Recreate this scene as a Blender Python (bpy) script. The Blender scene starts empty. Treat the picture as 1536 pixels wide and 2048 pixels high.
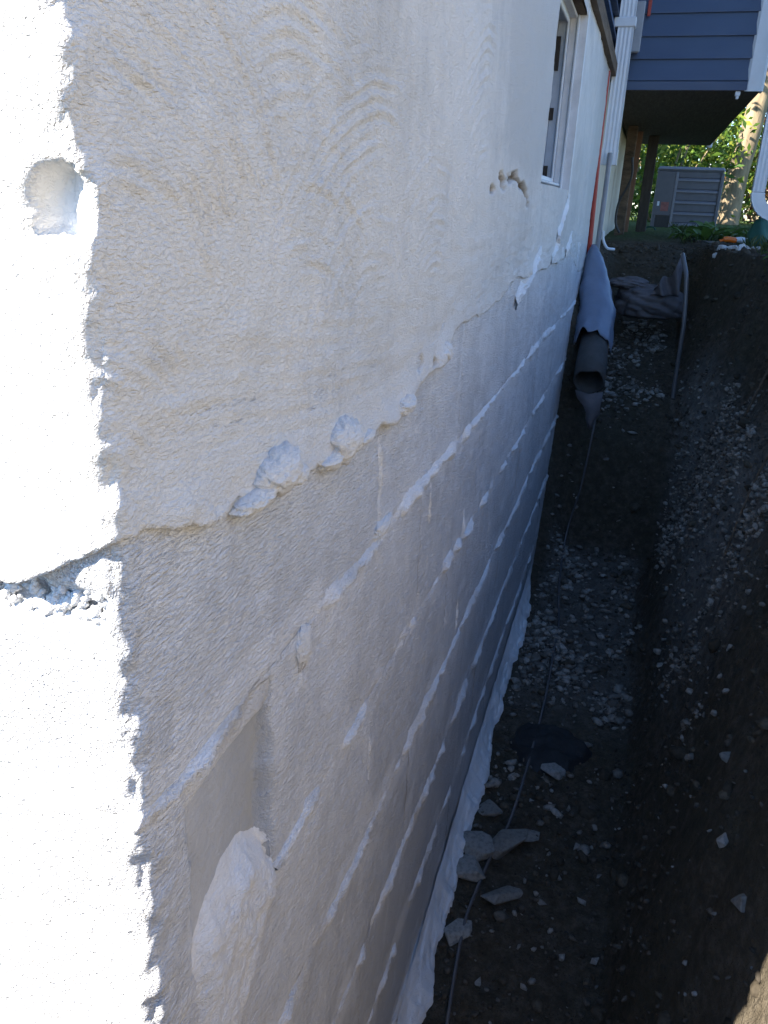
import bpy, math, random
import numpy as np
from mathutils import Vector, Matrix
random.seed(7); RNG = np.random.default_rng(11)
scn = bpy.context.scene
COL = scn.collection

# ------------------------------------------------------------------ camera
YC = 0.31                       # y of the building corner; shaded wall face lies in x = 0
CAM = Vector((0.23, 0.0, 1.38))
right = Vector((0.95394, 0.29753, 0.03847)); down = Vector((0.14271, -0.33724, -0.93054))
fwd = Vector((-0.26389, 0.89316, -0.36417))
cd = bpy.data.cameras.new('camera'); cam = bpy.data.objects.new('camera', cd); COL.objects.link(cam)
cam.matrix_world = Matrix(((right.x, -down.x, -fwd.x, CAM.x), (right.y, -down.y, -fwd.y, CAM.y),
                           (right.z, -down.z, -fwd.z, CAM.z), (0, 0, 0, 1)))
cd.sensor_fit = 'VERTICAL'; cd.sensor_height = 24.0; cd.lens = 1597 / 2048 * 24
cd.clip_start = 0.02; cd.clip_end = 2000
scn.camera = cam

# ------------------------------------------------------------------ sky, sun, exposure
SUN_EL = math.radians(40); SUN_AZ = math.radians(222)      # the sun stands behind the camera, over the house side
w = bpy.data.worlds.new('World'); scn.world = w; w.use_nodes = True
nt = w.node_tree; nt.nodes.clear()
sky = nt.nodes.new('ShaderNodeTexSky'); sky.sky_type = 'NISHITA'; sky.sun_disc = False
sky.sun_elevation = SUN_EL; sky.sun_rotation = SUN_AZ; sky.air_density = 1.0; sky.dust_density = 0.0; sky.ozone_density = 7.0
bg = nt.nodes.new('ShaderNodeBackground'); bg.inputs[1].default_value = 0.10
wo = nt.nodes.new('ShaderNodeOutputWorld')
nt.links.new(sky.outputs[0], bg.inputs[0]); nt.links.new(bg.outputs[0], wo.inputs[0])
sd = bpy.data.lights.new('sun', 'SUN'); sd.energy = 5.0; sd.angle = math.radians(0.5); sd.color = (1.0, 0.93, 0.83)
sun = bpy.data.objects.new('sun', sd); COL.objects.link(sun)
to_sun = Vector((math.sin(SUN_AZ) * math.cos(SUN_EL), math.cos(SUN_AZ) * math.cos(SUN_EL), math.sin(SUN_EL)))
sun.rotation_euler = (-to_sun).to_track_quat('-Z', 'Y').to_euler(); sun.location = (-5, -5, 9)
vs = scn.view_settings; vs.view_transform = 'Standard'; vs.look = 'None'; vs.gamma = 1.0
vs.use_curve_mapping = False; vs.exposure = 2.05
scn.render.film_transparent = False

# ------------------------------------------------------------------ numpy noise
def _h(ix, iy, s):
    n = (ix.astype(np.int64) * 374761393 + iy.astype(np.int64) * 668265263 + s * 974634777) & 0x7fffffff
    n = ((n ^ (n >> 13)) * 1274126177) & 0x7fffffff
    return ((n ^ (n >> 16)) & 0xffff) / 65535.0
def vnoise(x, y, s=0):
    x = np.asarray(x, float); y = np.asarray(y, float)
    ix = np.floor(x); iy = np.floor(y); fx = x - ix; fy = y - iy
    fx = fx * fx * fx * (fx * (fx * 6 - 15) + 10); fy = fy * fy * fy * (fy * (fy * 6 - 15) + 10)
    a = _h(ix, iy, s); b = _h(ix + 1, iy, s); c = _h(ix, iy + 1, s); d = _h(ix + 1, iy + 1, s)
    return ((a * (1 - fx) + b * fx) * (1 - fy) + (c * (1 - fx) + d * fx) * fy) * 2 - 1
def fbm(x, y, o=4, s=0, g=0.5):
    r = 0; a = 1; t = 0
    for k in range(o):
        r = r + a * vnoise(x * 2 ** k + 17.3 * k, y * 2 ** k - 9.1 * k, s + k); t += a; a *= g
    return r / t
def sstep(a, b, x):
    t = np.clip((np.asarray(x, float) - a) / (b - a), 0, 1); return t * t * (3 - 2 * t)

# ------------------------------------------------------------------ object helpers
def mesh_obj(name, verts, faces, mat=None, parent=None, smooth=True, attrs=None):
    me = bpy.data.meshes.new(name)
    verts = np.asarray(verts, np.float32).reshape(-1, 3)
    if isinstance(faces, np.ndarray):
        nf, k = faces.shape
        me.vertices.add(len(verts)); me.vertices.foreach_set('co', verts.ravel())
        me.loops.add(nf * k); me.loops.foreach_set('vertex_index', faces.astype(np.int32).ravel())
        me.polygons.add(nf); me.polygons.foreach_set('loop_start', np.arange(0, nf * k, k, dtype=np.int32))
        me.update(calc_edges=True)
    else:
        me.from_pydata(verts.tolist(), [], faces); me.update()
    if smooth: me.polygons.foreach_set('use_smooth', np.ones(len(me.polygons), bool))
    for an, av in (attrs or {}).items():
        at = me.attributes.new(an, 'FLOAT', 'POINT'); at.data.foreach_set('value', np.asarray(av, np.float32).ravel())
    if mat: me.materials.append(mat)
    me.validate()
    o = bpy.data.objects.new(name, me); COL.objects.link(o)
    if parent: o.parent = parent
    return o
def grid_faces(nu, nv, keep=None, flip=False):
    i = np.arange(nu * nv).reshape(nu, nv)
    q = np.stack([i[:-1, :-1], i[1:, :-1], i[1:, 1:], i[:-1, 1:]], -1)
    if flip: q = q[..., ::-1]
    return q.reshape(-1, 4) if keep is None else q[keep]
def tag(o, label=None, cat=None, group=None, kind=None):
    if label: o['label'] = label
    if cat: o['category'] = cat
    if group: o['group'] = group
    if kind: o['kind'] = kind
    return o
def empty(name, loc, label=None, cat=None, group=None):
    o = bpy.data.objects.new(name, None); COL.objects.link(o); o.location = loc; o.empty_display_size = 0.1
    return tag(o, label, cat, group)
class MB:
    """collects shapes in world space; build() links them as one mesh"""
    def __init__(s): s.v = []; s.f = []
    def add(s, v, f):
        n = len(s.v); s.v += [tuple(p) for p in v]; s.f += [tuple(i + n for i in q) for q in f]; return s
    def box(s, x0, x1, y0, y1, z0, z1, b=0.0):
        if b <= 0:
            v = [(x, y, z) for z in (z0, z1) for y in (y0, y1) for x in (x0, x1)]
            return s.add(v, [(0, 2, 3, 1), (4, 5, 7, 6), (0, 1, 5, 4), (2, 6, 7, 3), (0, 4, 6, 2), (1, 3, 7, 5)])
        v = []
        for (cx, sx) in ((x0, 1), (x1, -1)):
            for (cy, sy) in ((y0, 1), (y1, -1)):
                for (cz, sz) in ((z0, 1), (z1, -1)):
                    v += [(cx + sx * b, cy + sy * b, cz), (cx + sx * b, cy, cz + sz * b), (cx, cy + sy * b, cz + sz * b)]
        return s.hull(v)
    def hull(s, pts):
        import bmesh
        bm = bmesh.new(); [bm.verts.new(p) for p in pts]
        r = bmesh.ops.convex_hull(bm, input=bm.verts)
        bm.verts.index_update()
        vv = [tuple(q.co) for q in bm.verts]; ff = [[q.index for q in fa.verts] for fa in bm.faces]
        bm.free(); return s.add(vv, ff)
    def tube(s, pts, r, n=10, cap=True, flat=1.0):
        pts = [Vector(p) for p in pts]; m = len(pts); rs = r if hasattr(r, '__len__') else [r] * m
        up = Vector((0.31, 0.17, 0.93)); rings = []
        for i, p in enumerate(pts):
            t = (pts[min(i + 1, m - 1)] - pts[max(i - 1, 0)]).normalized()
            a = up - t * up.dot(t)
            if a.length < 1e-4: a = Vector((1, 0, 0)) - t * t.x
            a.normalize(); up = a; b = t.cross(a)
            rings += [p + (a * math.cos(q) * flat + b * math.sin(q)) * rs[i] for q in [2 * math.pi * k / n for k in range(n)]]
        f = [(i * n + k, i * n + (k + 1) % n, (i + 1) * n + (k + 1) % n, (i + 1) * n + k) for i in range(m - 1) for k in range(n)]
        if cap: f += [tuple(range(n - 1, -1, -1)), tuple(range((m - 1) * n, m * n))]
        return s.add(rings, f)
    def sweep(s, prof, pts, closed=True):
        """rectangle-like profile [(a,b)..] moved through frames (origin, axisA, axisB)"""
        n = len(prof); rings = []
        for (o, A, B) in pts:
            o, A, B = Vector(o), Vector(A), Vector(B)
            rings += [o + A * a + B * b for a, b in prof]
        m = len(pts)
        f = [(i * n + k, i * n + (k + 1) % n, (i + 1) * n + (k + 1) % n, (i + 1) * n + k) for i in range(m - 1) for k in range(n)]
        f += [tuple(range(n - 1, -1, -1)), tuple(range((m - 1) * n, m * n))]
        return s.add(rings, f)
    def build(s, name, mat, parent=None, smooth=False):
        o = mesh_obj(name, s.v, s.f, mat, None, smooth)
        if parent:
            o.parent = parent; o.matrix_parent_inverse = Matrix.Translation(parent.location).inverted()
        if smooth:
            try:
                md = None
                o.data.set_sharp_from_angle(angle=math.radians(35))
            except Exception: pass
        return o
def adopt(o, parent):
    o.parent = parent; o.matrix_parent_inverse = Matrix.Translation(parent.location).inverted(); return o
def catmull(pts, n=8):
    P = [Vector(p) for p in pts]; P = [P[0] * 2 - P[1]] + P + [P[-1] * 2 - P[-2]]; out = []
    for i in range(1, len(P) - 2):
        for k in range(n):
            t = k / n; a, b, c, d = P[i - 1:i + 3]
            out.append(0.5 * ((2 * b) + (c - a) * t + (2 * a - 5 * b + 4 * c - d) * t * t + (3 * b - a - 3 * c + d) * t ** 3))
    return out + [P[-2]]

# ------------------------------------------------------------------ materials
def mat_new(name):
    m = bpy.data.materials.new(name); m.use_nodes = True
    nt = m.node_tree; b = nt.nodes['Principled BSDF']; return m, nt, b
def nd(nt, typ, **kw):
    n = nt.nodes.new(typ)
    for k, v in kw.items():
        if k.startswith('i_'): n.inputs[int(k[2:])].default_value = v
        else: setattr(n, k, v)
    return n
def ramp(nt, fac, stops):
    r = nt.nodes.new('ShaderNodeValToRGB'); e = r.color_ramp.elements
    while len(e) < len(stops): e.new(0.5)
    for q, (p, c) in zip(e, stops): q.position = p; q.color = (*c, 1) if len(c) == 3 else c
    nt.links.new(fac, r.inputs[0]); return r.outputs[0]
def mix(nt, fac, a, b):
    m = nt.nodes.new('ShaderNodeMix'); m.data_type = 'RGBA'
    for i, v in ((0, fac), (6, a), (7, b)):
        if isinstance(v, (int, float)): m.inputs[i].default_value = v
        elif isinstance(v, tuple): m.inputs[i].default_value = (*v, 1)
        else: nt.links.new(v, m.inputs[i])
    return m.outputs[2]
def math_n(nt, op, a, b=None):
    m = nt.nodes.new('ShaderNodeMath'); m.operation = op
    for i, v in ((0, a), (1, b)):
        if v is None: continue
        if isinstance(v, (int, float)): m.inputs[i].default_value = v
        else: nt.links.new(v, m.inputs[i])
    return m.outputs[0]
def noise_n(nt, co, scale, detail=4, rough=0.55, dist=0.0):
    n = nd(nt, 'ShaderNodeTexNoise'); n.inputs['Scale'].default_value = scale; n.inputs['Detail'].default_value = detail
    n.inputs['Roughness'].default_value = rough; n.inputs['Distortion'].default_value = dist
    nt.links.new(co, n.inputs['Vector']); return n.outputs['Fac']
def coords(nt, scale=(1, 1, 1), rot=(0, 0, 0), kind='Object'):
    t = nd(nt, 'ShaderNodeTexCoord'); mp = nd(nt, 'ShaderNodeMapping')
    mp.inputs['Scale'].default_value = scale; mp.inputs['Rotation'].default_value = rot
    nt.links.new(t.outputs[kind], mp.inputs[0]); return mp.outputs[0]
def bump_n(nt, h, strength, dist, prev=None):
    b = nd(nt, 'ShaderNodeBump'); b.inputs['Strength'].default_value = strength; b.inputs['Distance'].default_value = dist
    nt.links.new(h, b.inputs['Height'])
    if prev: nt.links.new(prev, b.inputs['Normal'])
    return b.outputs[0]

def wall_material(name, coat_tone, bare, cov, grain=1.0, rough=0.6, brush=(1, 0.5, 1.0), tilt=0.5):
    """brushed white masonry coating: 'paint' attribute sets its cover plus some painted shade, 'raw' bares brown chipped mortar"""
    m, nt, b = mat_new(name)
    co = coords(nt); n1 = noise_n(nt, co, 9, 5); n2 = noise_n(nt, co, 55, 5, 0.65)
    co2 = coords(nt, (1, 1, 0.35)); n3 = noise_n(nt, co2, 26, 4, 0.6, 0.4)
    at = nd(nt, 'ShaderNodeAttribute', attribute_name='coat_tone'); ar = nd(nt, 'ShaderNodeAttribute', attribute_name='raw')
    s = math_n(nt, 'ADD', math_n(nt, 'MULTIPLY', n1, 0.5), math_n(nt, 'MULTIPLY', n2, 0.35))
    s = math_n(nt, 'ADD', s, math_n(nt, 'MULTIPLY', n3, 0.35))
    s = math_n(nt, 'ADD', s, math_n(nt, 'MULTIPLY', at.outputs['Fac'], 0.6))
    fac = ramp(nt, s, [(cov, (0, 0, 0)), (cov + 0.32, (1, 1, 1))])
    c = mix(nt, fac, bare, coat_tone)
    c = mix(nt, ramp(nt, noise_n(nt, co, 330, 3, 0.7), [(0.58, (0, 0, 0)), (0.8, (0.35, 0.35, 0.35))]), c, tuple(x * 0.8 for x in bare))
    c = mix(nt, ar.outputs['Fac'], c, (0.11, 0.075, 0.036))
    ce = nd(nt, 'ShaderNodeAttribute', attribute_name='cement')
    c = mix(nt, ce.outputs['Fac'], c, ramp(nt, n1, [(0.3, (0.30, 0.315, 0.335)), (0.7, (0.40, 0.41, 0.42))]))
    nt.links.new(c, b.inputs['Base Color']); b.inputs['Roughness'].default_value = rough
    b.inputs['Specular IOR Level'].default_value = 0.35
    cb = coords(nt, brush, (tilt, 0, 0))
    g1 = noise_n(nt, cb, 460, 3, 0.6, 0.6); g2 = noise_n(nt, co, 90, 4, 0.6, 0.6)
    sm = math_n(nt, 'SUBTRACT', 1.0, nd(nt, 'ShaderNodeAttribute', attribute_name='smooth').outputs['Fac'])
    g1 = math_n(nt, 'MULTIPLY', g1, sm)
    nb = bump_n(nt, g2, 0.4 * grain, 0.004); nb = bump_n(nt, g1, 0.95 * grain, 0.003, nb)
    nt.links.new(nb, b.inputs['Normal']); return m
M = {}
M['parge'] = wall_material('parge_coat', (0.65, 0.645, 0.632), (0.50, 0.50, 0.497), 0.47, 0.95, 0.6, (1, 0.45, 1.0), 0.1)
M['block'] = wall_material('brushed_block', (0.74, 0.75, 0.765), (0.56, 0.57, 0.585), 0.50, 1.5, 0.55, (1, 0.30, 1.0), 0.25)
M['mortar'] = wall_material('white_mortar', (0.77, 0.775, 0.78), (0.56, 0.56, 0.56), 0.50, 1.1, 0.5)
def simple(name, col, rough=0.6, var=0.15, scale=30, bump=0.0, bscale=60, metal=0.0, spec=0.5, stretch=(1, 1, 1)):
    m, nt, b = mat_new(name); co = coords(nt, stretch)
    n = noise_n(nt, co, scale, 5, 0.6)
    lo = tuple(c * (1 - var) for c in col); hi = tuple(min(1, c * (1 + var)) for c in col)
    nt.links.new(ramp(nt, n, [(0.3, lo), (0.7, hi)]), b.inputs['Base Color'])
    r2 = ramp(nt, noise_n(nt, co, scale * 2.3, 4), [(0.3, (rough * 0.85,) * 3), (0.7, (min(1, rough * 1.15),) * 3)])
    nt.links.new(r2, b.inputs['Roughness']); b.inputs['Metallic'].default_value = metal
    b.inputs['Specular IOR Level'].default_value = spec
    if bump: nt.links.new(bump_n(nt, noise_n(nt, co, bscale, 5, 0.65), bump, 0.01), b.inputs['Normal'])
    return m
def soil_material():
    m, nt, b = mat_new('soil'); co = coords(nt)
    n1 = noise_n(nt, co, 3.0, 6, 0.6); n2 = noise_n(nt, co, 40, 6, 0.7)
    c = ramp(nt, n2, [(0.25, (0.046, 0.037, 0.025)), (0.5, (0.082, 0.067, 0.047)), (0.72, (0.135, 0.114, 0.088)), (0.85, (0.21, 0.18, 0.145))])
    c = mix(nt, ramp(nt, n1, [(0.45, (0, 0, 0)), (0.7, (0.6, 0.6, 0.6))]), c, (0.062, 0.056, 0.036))
    # pale sand added to bounce warm light, and lawn away from the cut
    ge = nd(nt, 'ShaderNodeAttribute', attribute_name='bounce_sand'); gl = nd(nt, 'ShaderNodeAttribute', attribute_name='lawn')
    bounce_sand = ramp(nt, n2, [(0.3, (0.33, 0.27, 0.19)), (0.7, (0.54, 0.46, 0.34))])
    lawn = ramp(nt, noise_n(nt, co, 60, 4), [(0.3, (0.03, 0.05, 0.012)), (0.7, (0.09, 0.13, 0.035))])
    du = nd(nt, 'ShaderNodeAttribute', attribute_name='dust')
    c = mix(nt, du.outputs['Fac'], c, ramp(nt, n2, [(0.3, (0.10, 0.092, 0.08)), (0.7, (0.24, 0.225, 0.20))]))
    c = mix(nt, ge.outputs['Fac'], c, bounce_sand); c = mix(nt, gl.outputs['Fac'], c, lawn)
    nt.links.new(c, b.inputs['Base Color']); b.inputs['Roughness'].default_value = 0.95; b.inputs['Specular IOR Level'].default_value = 0.15
    nb = bump_n(nt, noise_n(nt, co, 110, 5, 0.7), 0.9, 0.012)
    nb = bump_n(nt, noise_n(nt, co, 22, 5, 0.7), 0.8, 0.03, nb)
    nt.links.new(nb, b.inputs['Normal']); return m
M['soil'] = soil_material()
def stone_material(name, lo, hi):
    m, nt, b = mat_new(name); co = coords(nt); geo = nd(nt, 'ShaderNodeNewGeometry')
    c = ramp(nt, geo.outputs['Random Per Island'], [(0.0, lo), (0.6, tuple((a + d) / 2 for a, d in zip(lo, hi))), (1.0, hi)])
    c = mix(nt, ramp(nt, noise_n(nt, co, 120, 4), [(0.45, (0, 0, 0)), (0.7, (0.6, 0.6, 0.6))]), c, tuple(x * 0.55 for x in lo))
    nt.links.new(c, b.inputs['Base Color']); b.inputs['Roughness'].default_value = 0.85; b.inputs['Specular IOR Level'].default_value = 0.25
    nt.links.new(bump_n(nt, noise_n(nt, co, 160, 4), 0.5, 0.004), b.inputs['Normal']); return m
M['soil_clod'] = stone_material('soil_clod', (0.045, 0.036, 0.024), (0.11, 0.09, 0.063))
M['gravel'] = stone_material('gravel', (0.10, 0.088, 0.07), (0.36, 0.33, 0.285))
M['rubble'] = stone_material('rubble', (0.15, 0.14, 0.12), (0.29, 0.28, 0.255))
M['whiterock'] = stone_material('white_rock', (0.45, 0.44, 0.42), (0.6, 0.6, 0.58))
M['navy'] = simple('navy_siding', (0.036, 0.066, 0.132), 0.5, 0.06, 12, 0.05, 300, stretch=(0.2, 1, 1))
M['white'] = simple('white_aluminium', (0.62, 0.67, 0.71), 0.38, 0.07, 14)
M['frame'] = simple('window_vinyl', (0.60, 0.62, 0.64), 0.5, 0.12, 25, 0.1, 80)
M['framegrey'] = simple('window_vinyl_grey', (0.33, 0.385, 0.455), 0.5, 0.12, 25, 0.1, 80)
M['gapdark'] = simple('dark_gap_shade', (0.03, 0.026, 0.022), 0.9, 0.3, 40, 0.3)
M['beige'] = simple('old_beige_render', (0.55, 0.49, 0.40), 0.8, 0.12, 14, 0.25, 60)
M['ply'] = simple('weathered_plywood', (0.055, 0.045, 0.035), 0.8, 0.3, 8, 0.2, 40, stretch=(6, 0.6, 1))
M['oldwood'] = simple('rotted_board', (0.12, 0.085, 0.055), 0.9, 0.5, 14, 0.6, 40, stretch=(1, 0.3, 3))
M['plank'] = simple('brown_plank', (0.20, 0.105, 0.06), 0.75, 0.25, 18, 0.25, 50, stretch=(5, 5, 0.5))
M['red'] = simple('red_conduit', (0.33, 0.035, 0.018), 0.5, 0.15, 20)
M['greypipe'] = simple('grey_conduit', (0.24, 0.26, 0.29), 0.4, 0.1, 20)
M['boxgrey'] = simple('meter_box_grey', (0.22, 0.24, 0.28), 0.45, 0.08, 20)
M['darkrubber'] = simple('black_rubber', (0.018, 0.018, 0.019), 0.5, 0.2, 30)
M['blueplastic'] = simple('blue_grey_sheet', (0.15, 0.185, 0.25), 0.42, 0.12, 10, 0.25, 14)
M['sock'] = simple('drain_pipe_sleeve', (0.055, 0.053, 0.050), 0.8, 0.25, 18, 0.4, 200)
M['tarp'] = simple('brown_grey_cloth', (0.10, 0.09, 0.092), 0.75, 0.25, 14, 0.25, 120)
M['pvc'] = simple('clear_grey_tube', (0.10, 0.095, 0.095), 0.22, 0.12, 20)
M['ac'] = simple('ac_grey_paint', (0.10, 0.10, 0.112), 0.5, 0.1, 12)
M['aclight'] = simple('ac_slat_grey', (0.17, 0.17, 0.19), 0.45, 0.08, 12)
M['acdark'] = simple('ac_coil_dark', (0.05, 0.055, 0.065), 0.6, 0.2, 200, stretch=(1, 1, 0.02))
M['label'] = simple('faded_label', (0.25, 0.09, 0.075), 0.6, 0.3, 40)
M['orange'] = simple('orange_plastic', (0.75, 0.16, 0.01), 0.4, 0.08, 20)
M['green'] = simple('green_bag', (0.01, 0.075, 0.05), 0.55, 0.2, 12, 0.3, 20)
M['black'] = simple('black_sheet', (0.010, 0.010, 0.010), 0.7, 0.3, 12, 0.5, 25)
M['roof'] = simple('roof_shingle', (0.06, 0.055, 0.05), 0.9, 0.3, 30)
M['bark'] = simple('bark', (0.25, 0.19, 0.115), 0.9, 0.5, 14, 1.0, 22, stretch=(1, 1, 0.22))
M['shedwall'] = simple('shed_wall', (0.62, 0.52, 0.36), 0.7, 0.1, 10)
M['glass'] = simple('dark_glass', (0.02, 0.025, 0.03), 0.05, 0.05, 10)
def leaf_material(name, lo, mid, hi):
    m, nt, b = mat_new(name); geo = nd(nt, 'ShaderNodeNewGeometry')
    c = ramp(nt, geo.outputs['Random Per Island'], [(0, lo), (0.55, mid), (1, hi)])
    nt.links.new(c, b.inputs['Base Color']); b.inputs['Roughness'].default_value = 0.5; b.inputs['Specular IOR Level'].default_value = 0.3
    tr = nd(nt, 'ShaderNodeBsdfTranslucent'); nt.links.new(c, tr.inputs[0])
    ms = nd(nt, 'ShaderNodeMixShader'); ms.inputs[0].default_value = 0.35
    nt.links.new(b.outputs[0], ms.inputs[1]); nt.links.new(tr.outputs[0], ms.inputs[2])
    nt.links.new(ms.outputs[0], nt.nodes['Material Output'].inputs[0]); return m
M['leaf'] = leaf_material('leaf_green', (0.04, 0.09, 0.015), (0.11, 0.20, 0.03), (0.30, 0.32, 0.04))
M['leafdark'] = leaf_material('leaf_dark', (0.02, 0.035, 0.010), (0.045, 0.07, 0.02), (0.10, 0.11, 0.03))
M['leafred'] = leaf_material('leaf_autumn', (0.10, 0.035, 0.02), (0.18, 0.07, 0.03), (0.22, 0.13, 0.04))
M['hosta'] = leaf_material('leaf_hosta', (0.05, 0.10, 0.015), (0.09, 0.16, 0.03), (0.14, 0.22, 0.04))

# ------------------------------------------------------------------ ground with the trench cut into it
FY = [-1, .6, .9, 1.25, 1.5, 2, 2.5, 2.95, 3.08, 3.3, 3.9, 4.15, 4.35, 4.6, 6, 60]
FZ = [-.1, -.09, -.06, -.01, .03, .07, .10, .15, .55, .68, .84, .92, 1.12, 1.20, 1.235, 1.24]
GRADE = 1.24
def terrain(x, y):
    x = np.asarray(x, float); y = np.asarray(y, float)
    jit = 0.05 * fbm(x * 4, y * 4, 3, 5)
    fl = np.interp(y + jit, FY, FZ)
    near = np.interp(y + jit * .6, [2.62, 2.77, 3.04, 3.26, 3.6, 3.8], [-.2, .12, .58, 1.0, 1.17, 1.2])
    k = sstep(.13, 0.0, x) * sstep(2.5, 2.8, y)
    fl = np.maximum(fl, fl * (1 - k) + near * k)
    wb = np.interp(y, [-1, 1.8, 2.6, 3.3, 3.75, 5], [.34, .33, .34, .24, .11, .10])
    xf = .375 + .03 * fbm(x * 0 + 3, y * 1.7, 3, 8) + np.interp(y, [2.6, 3.3, 4], [0, .05, .06])
    s1 = (x - xf) / wb
    s2 = (-.62 - y) / .4
    s = np.maximum(s1, s2) + .10 * fbm(x * 7, y * 7, 4, 21)
    s = np.clip(s, 0, 1); S = s * (0.55 + 0.45 * s * (3 - 2 * s) / np.maximum(s, 1e-6) * s)
    S = np.clip(s ** 1.15, 0, 1)
    g = GRADE + .03 * fbm(x * 1.2, y * 1.2, 4, 31) * sstep(40, 5, np.hypot(x, y))
    # low soil ridge on the right edge; unseen sunlit heap added to bounce light
    g = g + .05 * np.exp(-((x - .95) / .25) ** 2) * sstep(3.6, 2.6, y)
    hp = np.hypot((x - 2.7) / 1.6, (y + .3) / 2.8) + .12 * fbm(x * 1.5, y * 1.5, 3, 33); g = g + 1.9 * sstep(1.0, .15, hp)
    z = np.minimum(fl + (g - fl) * S, np.maximum(g, fl))
    z = z + .012 * fbm(x * 22, y * 22, 4, 41) * sstep(12, 6, np.hypot(x, y))
    inside = sstep(0, .05, s) * (1 - sstep(.85, 1, s))
    return z + .02 * inside * fbm(x * 12, y * 9, 4, 51)
def axis(parts):
    a = []
    for x0, x1, d in parts: a += list(np.arange(x0, x1 - 1e-9, d))
    return np.array(a + [parts[-1][1]])
gx = np.concatenate([-np.geomspace(800, 1.6, 24), axis([(-1.5, -.2, .08), (-.2, .34, .014), (.34, .76, .007), (.76, 1.2, .03), (1.2, 3, .12), (3, 8, .5)]), np.geomspace(9, 800, 22)])
gy = np.concatenate([-np.geomspace(800, 4, 24), axis([(-3.6, -1.1, .15), (-1.1, .3, .03), (.3, 3.5, .012), (3.5, 5.2, .02), (5.2, 10, .08), (10, 20, .5)]), np.geomspace(22, 900, 22)])
X, Y = np.meshgrid(gx, gy, indexing='ij'); Z = terrain(X, Y)
bounce_sand = np.clip(sstep(.9, 1.15, Z) * sstep(2.6, 1.0, Y - X * .9) * sstep(11, 8, np.hypot(X, Y)) + .2 * sstep(1.05, .7, Y) * sstep(.4, .5, X), 0, 1)  # unseen pale ground added to throw warm light on the wall
lawn = sstep(4.2, 6, np.hypot(X, Y * .9) + .8 * fbm(X * 1.5, Y * 1.5, 3, 61)) * (1 - bounce_sand)
dust = sstep(.40, .50, X) * sstep(.95, .7, Z + .12 * fbm(X * 5, Y * 4, 3, 62)) * sstep(1.5, 2.1, Y) * sstep(3.7, 3.3, Y) + .55 * sstep(.02, .08, X) * sstep(.42, .34, X) * sstep(1.75, 2.1, Y) * sstep(3.0, 2.85, Y)
ground = mesh_obj('ground', np.stack([X, Y, Z], -1), grid_faces(len(gx), len(gy)), M['soil'], attrs={'bounce_sand': bounce_sand, 'lawn': lawn, 'dust': dust})
tag(ground, 'dark dug soil of the trench and the yard around it', kind='structure')
def surf(x, y):
    z = float(terrain(x, y)); e = .02
    n = Vector((float(terrain(x - e, y) - terrain(x + e, y)), float(terrain(x, y - e) - terrain(x, y + e)), 2 * e)).normalized()
    return z, n

# ------------------------------------------------------------------ foundation wall
UEND = 3.40            # white coated length
def wrap(u, z, h):
    """u runs round the corner: u > 0 shaded face, u < 0 sunlit face; h = height off the wall"""
    u = np.asarray(u, float); r = .012
    th = np.clip((r - u) / (2 * r), 0, 1) * math.pi / 2
    bx = np.where(u > r, 0, np.where(u < -r, u, -r + r * np.cos(th)))
    by = np.where(u > r, YC + u, np.where(u < -r, YC, YC + r - r * np.sin(th)))
    return np.stack([bx + np.cos(th) * h, by - np.sin(th) * h, np.asarray(z, float) + 0 * u], -1)
def corner_rough(u, z):
    k = np.exp(-(np.asarray(u) / .022) ** 2)
    return k * (.0045 * fbm(u * 60, z * 60, 4, 71) + .0022 * fbm(u * 25, z * 22, 3, 72))
def panel_mask(u, z):
    return sstep(.042, .052, u + .006 * fbm(z * 40, u * 9, 3, 157)) * sstep(.178, .168, u + .005 * fbm(z * 60, u * 9, 3, 158)) * sstep(1.036, 1.026, z + (u - .17) * .05) * sstep(.838, .842, z)
def panel_h(u, z):
    return -.004 - .011 * sstep(.06, .165, u) * (.5 + .5 * sstep(1.03, .90, z)) + .0012 * fbm(u * 22, z * 22, 3, 159) + .0004 * fbm(u * 60, z * 120, 3, 161)
def base_h(u, z):
    h = .004 * fbm(u * 3, z * 3, 3, 101) + .0016 * fbm(u * 28, z * 20, 4, 102) + .0009 * fbm(u * 90 + z * 25, z * 60, 3, 103)
    return h + corner_rough(u, z)
fw = empty('foundation_wall', (0, YC, 0), 'white coated concrete block foundation wall with a sunlit corner', 'wall')
LZ = [1.225, 1.04, .84, .635, .43, .23, .03, -.16]
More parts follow.
